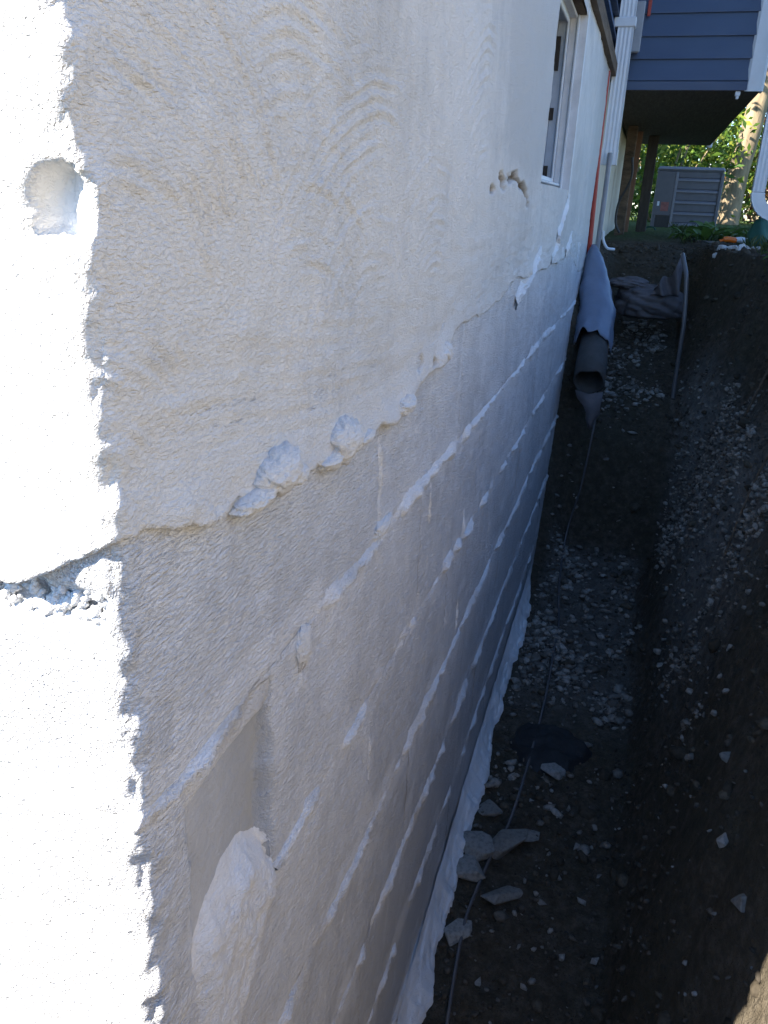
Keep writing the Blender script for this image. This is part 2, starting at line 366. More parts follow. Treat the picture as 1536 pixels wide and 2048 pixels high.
# ledge line: lower edge of the thick render
LU = [-1.3, -.05, 0, .03, .093, .134, .206, .276, .371, .44, .48, .58, .67, .80, .93, 1.13, 1.28, 1.6, 2.0, 2.5, 2.95, 3.4]
LE = [1.195, 1.188, 1.214, 1.210, 1.192, 1.196, 1.178, 1.178, 1.165, 1.165, 1.158, 1.18, 1.187, 1.225, 1.22, 1.222, 1.25, 1.24, 1.235, 1.24, 1.15, 1.15]
def zledge(u): return np.interp(u, LU, LE) + .010 * fbm(u * 22, u * 0 + 2.2, 6, 111, .62)
def sweeps(u, z):
    r_ = 0
    for (uc, zc, r0, r1, a0, a1, wl, am) in [(.02, 1.30, .05, .24, 10, 100, .010, 1.0), (.42, 1.18, .07, .36, 70, 175, .012, 1.0), (.62, 1.23, .05, .25, 60, 170, .012, .8), (.25, 1.20, .1, .34, 30, 120, .011, .8), (.9, 1.3, .1, .4, 80, 180, .014, .9), (-.02, 1.22, .03, .16, 20, 90, .009, .8)]:
        du = u - uc; dz = z - zc; r = np.hypot(du, dz) + .006 * fbm(u * 14, z * 14, 3, 121); a = np.degrees(np.arctan2(dz, du))
        mk = sstep(r0, r0 + .04, r) * sstep(r1, r1 - .06, r) * sstep(a0, a0 + 25, a) * sstep(a1, a1 - 25, a)
        br = .1 + .9 * sstep(-.15, .5, fbm(r * 75, a * .05, 3, 131))
        r_ = r_ + am * mk * br * np.sin(2 * math.pi * r / wl + 2 * fbm(u * 9, z * 9, 2, 122))
    return r_
WY0, WY1, WZ0, WZ1 = 1.55, 2.16, 1.425, 1.85        # basement window opening in (u, z)
CHIPS = [(.972, 1.40, .03, .006), (1.60, 1.407, .03, .006), (.585, 1.205, .01, .006), (.645, 1.197, .012, .008), (.34, 1.163, .02, .007)]
SCAR = [(1.03, 1.425), (1.06, 1.414), (1.12, 1.417), (1.178, 1.424), (1.217, 1.412), (1.28, 1.409), (1.32, 1.398), (1.36, 1.376)]
def uax(du0, umin=-1.3, umax=UEND, extra=()):
    a = list(np.arange(umin, -.12, .03)) + list(np.arange(-.12, -.03, .006)) + list(np.arange(-.03, .03, .0022)); u = .03
    while u < umax: a.append(u); u += max(du0, .0062 * (u + .31))
    a = [q for q in a if all(abs(q - e) > du0 * .6 for e in (*extra, umax)) and q > umin] + list(extra) + [umin, umax]
    return np.array(sorted(a))
# --- upper render coat
us = uax(.003, extra=(WY0, WY1)); n0 = 34
zs_hi = np.array(sorted(set(np.round(list(np.arange(1.30, 1.62, .003)) + list(np.arange(1.62, 1.90, .008)) + [WZ0, WZ1, 1.90], 4))))
tt = np.linspace(0, 1, n0)[:-1]
U = np.repeat(us[:, None], len(tt) + len(zs_hi), 1)
zl = zledge(us)
Zp = np.concatenate([zl[:, None] + (1.30 - zl)[:, None] * tt[None], np.repeat(zs_hi[None], len(us), 0)], 1)
lipd = (Zp - zl[:, None])
lip_t = .0012 + .004 * sstep(.0, .5, fbm(us * 9, us * 0, 4, 141)) + .006 * np.exp(-((us - .075) / .022) ** 2) + .008 * np.exp(-((us - .20) / .05) ** 2) + .008 * np.exp(-((us - .33) / .05) ** 2) + .009 * np.exp(-((us - .47) / .06) ** 2) + .009 * np.exp(-((us - .68) / .06) ** 2) + .006 * sstep(-.01, -.05, us)
thick = .0008 + (lip_t[:, None] - .0008) * np.exp(-(lipd / .022) ** 2) * (1 + .6 * fbm(U * 40, Zp * 40, 3, 142))
Hh = base_h(U, Zp) + thick + .0019 * sweeps(U, Zp) + .0009 * np.sin(2 * math.pi * (Zp + .12 * U + .012 * fbm(U * 7, Zp * 9, 3, 149)) / .0125) * sstep(1.19, 1.22, Zp) * sstep(1.31, 1.26, Zp + .02 * fbm(U * 9, Zp * 4, 2, 150)) * sstep(.02, .1, U) * sstep(.75, .5, U) * sstep(-.4, .3, fbm(U * 10, Zp * 50, 3, 152)) + .0016 * fbm(U * 14, Zp * 70, 3, 143) * sstep(.25, .02, lipd)
Hh = Hh + .003 * fbm(U * 5, Zp * 5, 2, 144) * sstep(.9, 1.3, U)
raw = np.zeros_like(U)
for (cu, cz, ru, rz) in CHIPS:
    d = np.hypot((U - cu) / ru, (Zp - cz) / rz) + .55 * fbm(U * 45, Zp * 90, 3, 145); k = sstep(.95, .55, d); Hh -= .012 * k; raw = np.maximum(raw, k)
ds = np.full_like(U, 9.)
for (p0, q0), (p1, q1) in zip(SCAR[:-1], SCAR[1:]):
    t_ = np.clip(((U - p0) * (p1 - p0) + (Zp - q0) * (q1 - q0)) / ((p1 - p0) ** 2 + (q1 - q0) ** 2), 0, 1); ds = np.minimum(ds, np.hypot((U - p0 - t_ * (p1 - p0)) * .6, Zp - q0 - t_ * (q1 - q0)))
ks = sstep(.013, .004, ds + .014 * fbm(U * 30, Zp * 75, 4, 147) + .004) ; Hh -= .011 * ks; raw = np.maximum(raw, ks)
# broken-out hollow on the sunlit side of the corner
dh = np.hypot((U + .012) / .020, (Zp - 1.373) / .017) + .25 * fbm(U * 70, Zp * 70, 3, 146); kh = sstep(1.05, .7, dh); Hh -= .016 * kh
# rough bedding groove beyond the window
Hh -= .012 * np.exp(-((U - 2.72 - .02 * np.sin(Zp * 9)) / .012) ** 2) * sstep(1.3, 1.4, Zp)
coat_tone = .35 - .45 * sstep(.6, 1.4, U) + .45 * fbm(U * 2.2, Zp * 3, 4, 147) + .3 * sstep(.06, .0, lipd) - .7 * sstep(1.0, 1.2, U) * sstep(1.56, 1.4, U) * sstep(1.42, 1.5, Zp + .03 * fbm(U * 8, Zp * 8, 3, 148))  # greyer coat at the far end, partly standing in for weaker light there
smooth = .75 * kh
P = wrap(U, Zp, Hh)
lip = wrap(us, zl - .001, base_h(us, zl) - .012)                # the edge turns back into the wall
P = np.concatenate([lip[:, None], P], 1)
cat0 = lambda a: np.concatenate([a[:, :1], a], 1)
nu, nv = P.shape[:2]
uc_ = (us[:-1] + us[1:]) / 2; zc_ = np.concatenate([[1.2], (Zp[0, :-1] + Zp[0, 1:]) / 2])
keep = ~((uc_[:, None] > WY0) & (uc_[:, None] < WY1) & (zc_[None] > WZ0) & (zc_[None] < WZ1))
o = mesh_obj('render_coat', P, grid_faces(nu, nv, keep), M['parge'], attrs={'coat_tone': cat0(coat_tone), 'raw': cat0(raw), 'smooth': cat0(smooth)})
adopt(o, fw); o['label'] = 'warm white trowelled render coat with a ragged lower edge'
# --- blocks, each a part of its own
def head_joints(k):
    off = .447 if k % 2 == 0 else .247
    return [-1.3, -.40 if k % 2 == 0 else -.2] + [off + .404 * i for i in range(20) if off + .404 * i < UEND - .02] + [UEND]
SMOOTH_PATCH = (.045, .174)
UA = uax(.0034)
for k in range(7):
    z1, z0 = (1.27 if k == 0 else LZ[k]), LZ[k + 1]
    hj = head_joints(k)
    for a, b in zip(hj[:-1], hj[1:]):
        if k > 3 and b < .1: pass
        aa, bb = a + .0002, b - .0002
        u_ = np.concatenate([[aa], UA[(UA > aa + .0015) & (UA < bb - .0015)], [bb]])
        if k > 3: u_ = np.concatenate([[aa], u_[1:-1][::2], [bb]])
        dz = .0036 if k < 3 else .006
        z_ = np.concatenate([[z0 + .0002], np.arange(z0 + .004, z1 - .003, dz), [z1 - .0002]])
        U, Zb = np.meshgrid(u_, z_, indexing='ij')
        ed = np.minimum(np.minimum(U - aa, bb - U), np.minimum(Zb - z0, z1 - Zb)); edh = np.minimum(Zb - z0, z1 - Zb)
        tilt = .0004 * math.sin(37 * a + k)
        H = base_h(U, Zb) + tilt + .0012 * fbm(U * 40 + Zb * 60, Zb * 90 - U * 30, 3, 151)
        H -= .0014 * sstep(.006, .0, ed)
        # pitted joint on the sunlit face
        H -= .013 * sstep(-.004, -.025, U + .008 * fbm(Zb * 60, U * 60, 3, 155)) * np.exp(-((Zb - 1.171 + .006 * fbm(U * 30, Zb * 9, 2, 159)) / .011) ** 2) * (k == 0)
        block_tone = .12 + .25 * fbm(U * 4, Zb * 4, 3, 152 + k) + .85 * sstep(.042, 0, edh + .02 * fbm(U * 14, Zb * 14, 3, 153)) * sstep(-.1, .35, fbm(U * 6 + k * 7, Zb * 3, 3, 154))
        block_tone = block_tone - .28 * sstep(.75, .3, Zb) + .22 * sstep(.35, .6, fbm(U * 26, Zb * 5, 3, 156 + k)) + .35 * sstep(.3, .7, fbm(U * 9, Zb * 22, 3, 256 + k))  # thinner cover low down; its greying also stands in for trench shade
        sm = 0 * U
        if k == 1:     # trowelled patch with a hollow
            pm = panel_mask(U, Zb)
            H = H * (1 - pm) + pm * panel_h(U, Zb); sm = pm * .85; block_tone = block_tone * (1 - pm) + pm * (-.02 + .25 * fbm(U * 25, Zb * 12, 3, 160))
        o = mesh_obj('concrete_block', wrap(U, Zb, H), grid_faces(len(u_), len(z_)), M['block'], attrs={'coat_tone': block_tone, 'raw': 0 * U, 'smooth': sm, 'cement': sm * (.65 + .35 * sstep(.05, .16, U))})
        adopt(o, fw)
# --- dark backing just behind the joints
wc_ = MB(); wy0, wy1 = YC + WY0 - .03, YC + WY1 + .03
wc_.box(-1.3, -.035, YC + .035, wy0, -.2, 1.88).box(-1.3, -.035, wy1, YC + UEND, -.2, 1.88).box(-1.3, -.035, wy0 + .0005, wy1 - .0005, -.2, WZ0 - .03).box(-1.3, -.20, wy0 + .0005, wy1 - .0005, WZ0 - .029, 1.88)
wc_.build('wall_core', M['beige'], fw)
# --- squeezed mortar beads along the joints
def bead(path_u, path_z, half, amp, seed, name='mortar_bead', nw=19, low=-.35, vert=False, taper=False):
    """irregular ridge: what rises above the wall surface shows, the rest stays buried, so the outline is ragged"""
    n = len(path_u); t = np.linspace(-1, 1, nw); q = path_u + path_z
    lob = fbm(q * 13, q * 0 + seed, 4, seed)
    wid = half * (.55 + .45 * sstep(.1, .6, path_u)) * (.28 + 1.15 * sstep(-.45, .6, fbm(q * 9, q * 0 + 5, 4, seed + 3)))
    a = sstep(low, low + .7, lob)
    ends = np.minimum(np.arange(n), np.arange(n)[::-1]) / max(4, n * .18)
    if taper: a = a * sstep(0, 1, ends)
    U = path_u[:, None] + 0 * t[None]; Zq = path_z[:, None] + 0 * t[None]; off = 2.8 * half * t[None] + 0 * U
    if vert: U = U + off
    else: Zq = Zq + off
    g = np.exp(-((off + .25 * half) / wid[:, None]) ** 2)
    v = a[:, None] * (1.2 * g - .30) + .62 * fbm(U * 46, Zq * 75, 5, seed + 5, .62) * (.35 + g) - .20
    H = base_h(U, Zq) + np.clip(amp * v, -.005, None) + .0012 * fbm(U * 90, Zq * 90, 3, seed + 7)
    H = np.where((np.abs(t[None]) > .97), base_h(U, Zq) - .005, H)
    o = mesh_obj(name, wrap(U, Zq, H), grid_faces(n, nw), M['mortar'], attrs={'coat_tone': .12 + .38 * sstep(.1, .8, U) + .35 * fbm(U * 30, Zq * 30, 3, seed), 'raw': 0 * U, 'smooth': 0 * U})
    return adopt(o, fw)
for k in range(1, 7):
    u_ = uax(.0032, umin=(-.9 if k < 3 else -.3)); segs = [-.95, .25, .65, 1.05, 1.45, 1.85, 2.25, 2.65, 3.05, 3.4]
    for s0, s1 in zip(segs[:-1], segs[1:]):
        i0, i1 = np.searchsorted(u_, s0), min(np.searchsorted(u_, s1), len(u_) - 1); q = u_[i0:i1 + 1]
        if len(q) < 4: continue
        zz = LZ[k] + .007 * fbm(q * 5, q * 0 + k, 3, 161 + k)
        if k == 2 and s1 < .3: q, zz = q[q > .172], zz[q > .172]
        bead(q, zz, [0, .0115, .0105, .0140, .0125, .0120, .0115][k], .0085, 170 + k, low=[0, -.5, -.38, -.6, -.52, -.5, -.45][k])
for (u0, z1, z0, hw) in [(.449, 1.155, 1.035, .006), (.697, 1.03, .845, .008), (.448, .81, .72, .004), (.955, .92, .64, .006), (.240, 1.03, .985, .008), (1.26, .83, .66, .005)]:
    z_ = np.arange(z0, z1, .0035); bead(u0 + .004 * fbm(z_ * 9, z_ * 0, 3, 181), z_, hw * .75, .0042, 190 + int(u0 * 100), low=-.25, vert=True, taper=True)
# crack sealant beads near the window
for pts in ([(2.20, 1.405), (2.096, 1.359), (2.057, 1.333), (1.993, 1.309), (2.0, 1.283), (1.897, 1.25)], [(1.657, 1.282), (1.584, 1.261), (1.518, 1.239), (1.435, 1.224), (1.33, 1.196)], [(1.44, 1.226), (1.38, 1.226), (1.31, 1.203)], [(2.42, 1.30), (2.30, 1.25)]):
    q = [(p.x, p.y) for p in catmull([(a, b, 0) for a, b in pts], 10)]
    qu = np.array([p[0] for p in q]); qz = np.array([p[1] for p in q])
    o = bead(qu, qz, .0042, .0065, 211, 'sealant_bead', low=-2.6, taper=True)
    P_ = np.array([v.co[:] for v in o.data.vertices]); P_[:, 0] += .005; o.data.vertices.foreach_set('co', P_.astype(np.float32).ravel())
# --- lumps of mortar hanging over the ledge and the thick patch at the corner
import bmesh
def lump(u, z, ru, rz, h, seed, name='mortar_lump', sub=5, droop=.4):
    bm = bmesh.new(); bmesh.ops.create_icosphere(bm, subdivisions=sub, radius=1)
    c = np.array([v.co[:] for v in bm.verts]); f = np.array([[v.index for v in q.verts] for q in bm.faces]); bm.free()
    a = c[:, 1]; b = c[:, 2]; d = c[:, 0]
    n = .28 * fbm(a * 2.2 + seed, b * 2.2 + d, 4, seed) + .11 * fbm(a * 5 + seed + d * 4, b * 5, 3, seed + 2)
    rr = 1 + n
    uu = u + ru * a * rr; zz = z + rz * (b * rr - .35 * droop * (d > 0) * d * (1 - b) * .5); hh = h * d * (1 + .5 * n)
    o = mesh_obj(name, wrap(uu, zz, hh), f, M['parge'], attrs={'coat_tone': .5 + .4 * fbm(a * 3, b * 3, 3, seed), 'raw': .45 * sstep(-.45, -.95, b), 'smooth': .1 + 0 * a}); return adopt(o, fw)
lump(.184, 1.197, .034, .016, .018, 5); lump(.152, 1.188, .028, .008, .013, 9); lump(.215, 1.186, .02, .008, .013, 10); lump(.325, 1.183, .032, .020, .017, 13); lump(.295, 1.174, .026, .008, .012, 23); lump(.38, 1.170, .03, .006, .010, 24)
lump(.52, 1.172, .03, .012, .014, 17); lump(.70, 1.20, .03, .014, .014, 19); 
lump(.240, 1.022, .016, .020, .006, 37); lump(.46, 1.05, .03, .009, .008, 38)
def patch(u0, u1, z0, z1, h):
    u_ = np.linspace(u0, u1, 90); z_ = np.linspace(z0, z1, 120); U, Zq = np.meshgrid(u_, z_, indexing='ij')
    pm = panel_mask(U, Zq); und = base_h(U, Zq) * (1 - pm) + pm * panel_h(U, Zq)
    n1 = fbm(U * 34, Zq * 34, 4, 223); n2 = fbm(U * 90, Zq * 90, 3, 224)
    top = np.interp(U, [.04, .07, .10, .13, .175, .19], [.905, .925, .93, .92, .885, .875]) + .006 * fbm(U * 30, Zq * 8, 3, 221)
    rgt = np.interp(Zq, [.66, .72, .77, .80, .83, .95], [.050, .085, .125, .160, .181, .181]) + .006 * fbm(Zq * 45, U * 20, 3, 222)
    m = sstep(-.004, .060, top - Zq + .003 * n1) * sstep(0, .012, rgt - U + .004 * n1) * sstep(.034, .068, U + .004 * n1)
    crest = .75 + .25 * np.exp(-((top - Zq - .07) / .05) ** 2)
    H = und * (1 - m) + m * (base_h(U, Zq) + h * crest + .0042 * n1 * crest + .0026 * n2) - .0022 * (1 - m)
    o = mesh_obj('mortar_patch', wrap(U, Zq, H), grid_faces(90, 120), M['mortar'], attrs={'coat_tone': .62 + .4 * n1, 'raw': .12 * sstep(.35, .6, n2), 'smooth': .5 * sstep(.07, .02, top - Zq)}); adopt(o, fw)
patch(.030, .192, .655, .95, .0075)
# pebbly broken mortar on the sunlit face at the first joint
mb = []
for i in range(190):
    uu = -.008 - abs(RNG.normal(0, .07)); zz = 1.172 + RNG.normal(0, .011)
    r = .0012 * (4.2 ** RNG.uniform(0, 1)); mb.append((uu, zz, r))
vv = []; ff = []
bm = bmesh.new(); bmesh.ops.create_icosphere(bm, subdivisions=1, radius=1)
c0 = np.array([v.co[:] for v in bm.verts]); f0 = np.array([[v.index for v in q.verts] for q in bm.faces]); bm.free()
for uu, zz, r in mb:
    c = c0 * (r * RNG.uniform(.7, 1.3, 3)) + RNG.normal(0, r * .15, c0.shape); ff.append(f0 + len(vv) * len(c0)); vv.append(c + np.array([uu, YC + .008, zz]))
o = mesh_obj('broken_mortar', np.concatenate(vv), np.concatenate(ff), M['mortar'], attrs={'coat_tone': .3 + np.zeros(len(vv) * len(c0)), 'raw': np.zeros(len(vv) * len(c0)), 'smooth': np.zeros(len(vv) * len(c0))}); adopt(o, fw); o['kind'] = 'stuff'
# --- white cove along the foot
y_ = np.arange(.25, 2.72, .006); t_ = np.linspace(0, 1, 18); Yq, T = np.meshgrid(y_, t_, indexing='ij')
fl_ = np.array([float(terrain(.05, q)) for q in y_])
out = (.034 + .012 * fbm(y_ * 3, y_ * 0, 3, 231) + .016 * fbm(y_ * 18, y_ * 0, 5, 232, .65) + .022 * np.exp(-((y_ - 1.06) / .035) ** 2)) * sstep(2.72, 2.45, y_)
hi_ = .060 + .006 * fbm(y_ * 5, y_ * 0, 3, 233)
Xq = .004 + out[:, None] * T ** 1.15; Zq = fl_[:, None] + .012 + hi_[:, None] * (1 - T) ** 1.3 + .007 * fbm(Yq * 34, T * 6, 5, 234, .6)
Zq = np.where(T > .93, fl_[:, None] - .03, Zq)
o = mesh_obj('cove_strip', np.stack([Xq, Yq, Zq], -1), grid_faces(len(y_), 18, flip=True), M['mortar'], attrs={'coat_tone': .35 + .4 * fbm(Yq * 12, T * 3, 3, 235), 'raw': 0 * T, 'smooth': .5 + 0 * T}); adopt(o, fw); o['label'] = 'white sealing cove along the foot of the wall'
# --- old beige wall beyond the coating, carried on under the bay
yb = np.arange(YC + UEND - .02, 8.4, .05); zb = np.linspace(.9, 1.9, 21); Yb, Zb = np.meshgrid(yb, zb, indexing='ij')
o = mesh_obj('old_wall_face', np.stack([-.012 + .004 * fbm(Yb * 3, Zb * 4, 3, 241), Yb, Zb], -1), grid_faces(len(yb), 21), M['beige']); adopt(o, fw)
o['label'] = 'uncoated beige wall face under the bay'

# ------------------------------------------------------------------ basement window
bw = empty('basement_window', (0, YC + WY0, WZ0), 'small recessed basement window with white stepped frame in the shaded wall', 'window')
ya, yb_ = YC + WY0, YC + WY1
MB().box(-.13, .004, yb_ - .0005, yb_ + .03, WZ0 - .02, WZ1 + .02).build('far_reveal', M['frame'], bw)
MB().box(-.13, -.002, ya - .03, ya - .001, WZ0 - .02, WZ1 + .02).build('near_reveal', M['frame'], bw)
MB().box(-.13, -.002, ya, yb_, WZ1 + .001, WZ1 + .03).build('header_reveal', M['oldwood'], bw)
MB().hull([(-.13, ya, WZ0 - .03), (-.002, ya, WZ0 - .03), (-.13, yb_, WZ0 - .03), (-.002, yb_, WZ0 - .03), (-.13, ya, WZ0 + .022), (-.002, ya, WZ0 - .003), (-.13, yb_, WZ0 + .022), (-.002, yb_, WZ0 - .003)]).build('sill', M['parge'], bw)
for (x0, x1, th, m) in [(-.105, -.082, .026, 'framegrey'), (-.082, -.072, .034, 'white'), (-.072, -.048, .012, 'framegrey'), (-.048, -.042, .020, 'white'), (-.042, -.0225, .007, 'frame')]:
    fr = MB(); zt, zb2 = WZ1, WZ0 + .008
    fr.box(x0, x1, yb_ - th, yb_, zb2, zt, .002).box(x0, x1, ya, ya + th, zb2, zt, .002).box(x0, x1, ya + th, yb_ - th, zt - th, zt, .002).box(x0, x1, ya + th, yb_ - th, zb2, zb2 + th, .002)
    fr.build('frame_step', M[m], bw)
MB().box(-.022, -.0165, yb_ - .014, yb_, WZ0, WZ1, .001).build('outer_trim', M['white'], bw)
MB().box(-.100, -.094, ya + .03, yb_ - .03, WZ0 + .03, WZ1 - .03).build('pane', M['glass'], bw)
for (z0, z1) in [(1.445, 1.485), (1.60, 1.63), (1.72, 1.80)]:
    MB().box(-.0715, -.060, yb_ - .020, yb_ - .0125, z0, z1).build('dark_gap', M['gapdark'], bw)  # dark strips put in for the shade inside the frame gaps

# ------------------------------------------------------------------ house above the wall
hs = empty('house', (0, YC, 1.9), 'house with navy lap siding, white corner trim and an overhanging bay', 'house')
MB().box(-8, -.03, YC + .02, 8.4, 1.90, 4.9).build('wall_core', M['beige'], hs)
MB().box(-.06, .018, YC + .6, 4.02, 1.888, 1.935).build('sill_board', M['oldwood'], hs)
def lap(mb_, p0, p1, nrm, z0, ex, th=.012):
    """one lap board from p0 to p1 (xy), outward normal nrm"""
    n = Vector((*nrm, 0)); rings = []
    prof = [(0, 0), (th, 0), (th, .004), (.003, ex + .012), (0, ex + .012)]
    return mb_.sweep(prof, [((*p0, z0), n, Vector((0, 0, 1))), ((*p1, z0), n, Vector((0, 0, 1)))])
EX = .0837
for i in range(34):
    lap(MB(), (-.03, YC), (-.03, 4.02), (1, 0), 1.937 + i * EX, EX, .03).build('siding_board', M['navy'], hs)
for i in range(34):
    lap(MB(), (-8, YC + .02), (-.031, YC + .02), (0, -1), 1.937 + i * EX, EX).build('siding_board', M['navy'], hs)
BY0, BY1, BX, BZ = 4.0, 7.1, .60, 1.862
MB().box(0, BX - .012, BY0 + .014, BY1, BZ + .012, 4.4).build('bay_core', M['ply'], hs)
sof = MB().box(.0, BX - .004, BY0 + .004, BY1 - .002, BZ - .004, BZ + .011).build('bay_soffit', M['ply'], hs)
MB().box(-.02, BX - .055, BY0 - .001, BY0 + .012, BZ - .002, BZ + .034).build('starter_strip', M['navy'], hs)
for i in range(30):
    lap(MB(), (-.03, BY0 + .013), (BX - .05, BY0 + .013), (0, -1), BZ + .031 + i * EX, EX, .014).build('siding_board', M['navy'], hs)
for i in range(30):
    lap(MB(), (BX - .013, BY0 + .05), (BX - .013, BY1), (1, 0), BZ + .031 + i * EX, EX, .014).build('siding_board', M['navy'], hs)
tr = MB(); tr.sweep([(0, 0), (.07, 0), (.07, .003), (.062, .007), (.010, .007), (.004, .003)], [((BX - .066, BY0 + .004, BZ - .006), (1, 0, 0), (0, -1, 0)), ((BX - .066, BY0 + .004, 4.4), (1, 0, 0), (0, -1, 0))])
tr.box(BX - .004, BX + .006, BY0 + .0045, BY0 + .07, BZ - .006, 4.4, .002); tr.build('corner_trim', M['white'], hs)
fx = MB(); fx.box(.500, .520, BY0 + .006, BY0 + .03, BZ - .022, BZ - .005, .002).box(.504, .516, BY0 + .004, BY0 + .022, BZ - .034, BZ - .022, .002); fx.build('soffit_fitting', M['white'], sof)
MB().box(BX - .03, BX + .01, BY1 - .012, BY1 + .003, BZ - .02, BZ + .05, .003).build('corner_trim', M['white'], hs)
rf = MB(); rf.hull([(-8.4, YC - .25, 4.85), (.3, YC - .25, 4.85), (-8.4, 8.6, 4.85), (.3, 8.6, 4.85), (-8.4, YC - .25, 4.98), (.3, YC - .25, 4.98), (-8.4, 8.6, 4.98), (.3, 8.6, 4.98), (-4, YC - .25, 6.6), (-4, 8.6, 6.6)]); rf.build('roof', M['roof'], hs)

# ------------------------------------------------------------------ downspouts, conduit, boxes on the wall
def rect_prof(w, d, ribs=4, depth=.0016):
    """ribbed downspout section, w along A, d along B"""
    p = []
    for i in range(ribs * 2 + 1):
        a = -w / 2 + w * i / (ribs * 2); p.append((a, -d / 2 + (depth if i % 2 and 0 < i < ribs * 2 else 0)))
    return p + [(w / 2, d / 2), (-w / 2, d / 2)]
dsp = empty('downspout', (.03, 3.84, 1.55), 'straight white downspout ending above the soil beside the navy siding', 'downspout')
A, B = (1, 0, 0), (0, 1, 0)
MB().sweep(rect_prof(.062, .05), [((.032, 3.85, 1.60), A, B), ((.032, 3.85, 3.9), A, B)]).build('pipe', M['white'], dsp)
MB().sweep(rect_prof(.066, .054, 4, .0015), [((.032, 3.85, 1.555), A, B), ((.032, 3.85, 1.615), A, B)]).build('outlet', M['white'], dsp)
bd = MB(); bd.box(-.018, .070, 3.818, 3.8795, 2.065, 2.10, .003); bd.build('strap', M['white'], dsp)
ds2 = empty('downspout', (.66, 3.9, 1.3), 'white downspout with a ribbed elbow kicking out beside the bay corner', 'downspout')
pts = [((.655, 3.92, 3.9), A, B), ((.652, 3.92, 1.47), A, B)]
MB().sweep(rect_prof(.048, .05, 3), pts).build('pipe', M['white'], ds2)
el = MB(); fr = []
for i in range(15):
    a = math.radians(80 * i / 14); R_ = .085; sc = 1.0 + (.05 if i % 2 else 0)
    o_ = Vector((.652 + R_ - R_ * math.cos(a), 3.92, 1.468 - R_ * math.sin(a))); Ax = Vector((math.cos(a), 0, math.sin(a)))
    fr.append((o_, Ax * sc, Vector((0, 1, 0)) * sc))
el.sweep(rect_prof(.050, .052, 3), fr); el.build('elbow', M['white'], ds2, True)
a = math.radians(80); oe = fr[-1][0]
MB().sweep(rect_prof(.050, .052, 3), [(oe, fr[-1][1], (0, 1, 0)), (oe + Vector((.45, 0, -.08)), fr[-1][1], (0, 1, 0))]).build('extension', M['white'], ds2)
cnd = MB().tube(catmull([(.036, 3.80, 1.60), (.036, 3.80, 1.45), (.034, 3.80, 1.30), (.03, 3.80, 1.10)], 6), .011, 12).build('conduit', M['greypipe'], None, True)
tag(cnd, 'thin grey conduit running down below the straight downspout into the soil', 'conduit')
rc = MB().tube(catmull([(-.004, 3.62, 1.88), (.0, 3.62, 1.6), (.006, 3.61, 1.4), (.012, 3.60, 1.20)], 6), .010, 10).build('conduit', M['red'], None, True)
tag(rc, 'red vertical conduit on the wall at the end of the white coating', 'conduit')
eb = empty('meter_box', (.05, 3.9, 1.99), 'grey electrical box behind the straight downspout on the navy siding', 'box')
MB().box(.012, .088, 3.93, 3.995, 1.995, 2.17, .006).build('case', M['boxgrey'], eb)
MB().box(.008, .094, 3.922, 3.932, 1.99, 2.175, .004).build('cover', M['greypipe'], eb)
sg = MB().box(.102, .116, 3.975, 3.9855, 2.13, 2.21, .002).build('red_tag', M['red']); tag(sg, 'small red tag on the navy siding beside the electrical box', 'tag')
wc = MB().tube(catmull([(.048, 3.80, 1.29), (.055, 3.80, 1.25), (.075, 3.80, 1.22), (.105, 3.82, 1.215)], 8), .006, 8).build('hose', M['white'], None, True)
tag(wc, 'short white hose bending onto the soil below the grey conduit', 'hose')
bc = MB().tube(catmull([(.09, 5.2, 1.66), (.10, 5.2, 1.55), (.05, 5.2, 1.42), (.045, 5.2, 1.31), (.075, 5.2, 1.25)], 8), .007, 8).build('cable', M['darkrubber'], None, True)
tag(bc, 'black cable looping down the beige wall under the bay', 'cable')
pl = MB().hull([(x, y, z) for (x, z) in ((.072, 1.858), (.116, 1.858), (.045, 1.21), (.103, 1.21)) for y in (6.0, 6.05)]).build('plank', M['plank']); tag(pl, 'brown timber plank leaning under the bay against the beige wall', 'plank')
po = MB().box(.15, .22, 6.3, 6.38, 1.2, 1.858, .004).build('post', M['ply']); tag(po, 'dark timber post holding up the bay behind the brown plank', 'post')
pb = MB().box(.03, .09, 5.6, 5.66, 1.2, 1.858, .004).build('post', M['oldwood']); tag(pb, 'weathered grey-brown post against the beige wall under the bay', 'post')

# ------------------------------------------------------------------ air conditioner
ac = empty('air_conditioner', (.54, 8.8, 1.2), 'grey air conditioner with louvred sides beyond the bay', 'air conditioner')
ax0, ax1, ay0, ay1, az0, az1 = .25, .84, 8.5, 9.1, 1.18, 1.77
MB().box(ax0 + .03, ax1 - .03, ay0 + .03, ay1 - .03, az0 + .02, az1 - .03).build('coil', M['acdark'], ac)
MB().box(ax0, ax1, ay0, ay1, az0, az0 + .04, .006).build('base_pan', M['ac'], ac)
MB().box(ax0 - .004, ax1 + .004, ay0 - .004, ay1 + .004, az1 - .045, az1, .02).build('top_cover', M['aclight'], ac)
for x in (ax0, ax1 - .035):
    for y in (ay0, ay1 - .035): MB().box(x, x + .035, y, y + .035, az0 + .04, az1 - .045, .008).build('corner_post', M['ac'], ac)
spn = MB().box(ax0 + .002, ax0 + .165, ay0 - .003, ay0 + .028, az0 + .16, az1 - .046, .004).build('service_panel', M['ac'], ac)
MB().box(ax0 + .165, ax0 + .19, ay0 - .006, ay0 + .03, az0 + .04, az1 - .046, .004).build('panel_rail', M['aclight'], ac)
MB().box(ax0 + .07, ax0 + .14, ay0 - .005, ay0 - .0031, az0 + .20, az0 + .28).build('rating_label', M['label'], spn)
MB().box(ax0 + .035, ax0 + .055, ay0 - .005, ay0 - .0031, az0 + .245, az0 + .285).build('rating_label', M['white'], spn)
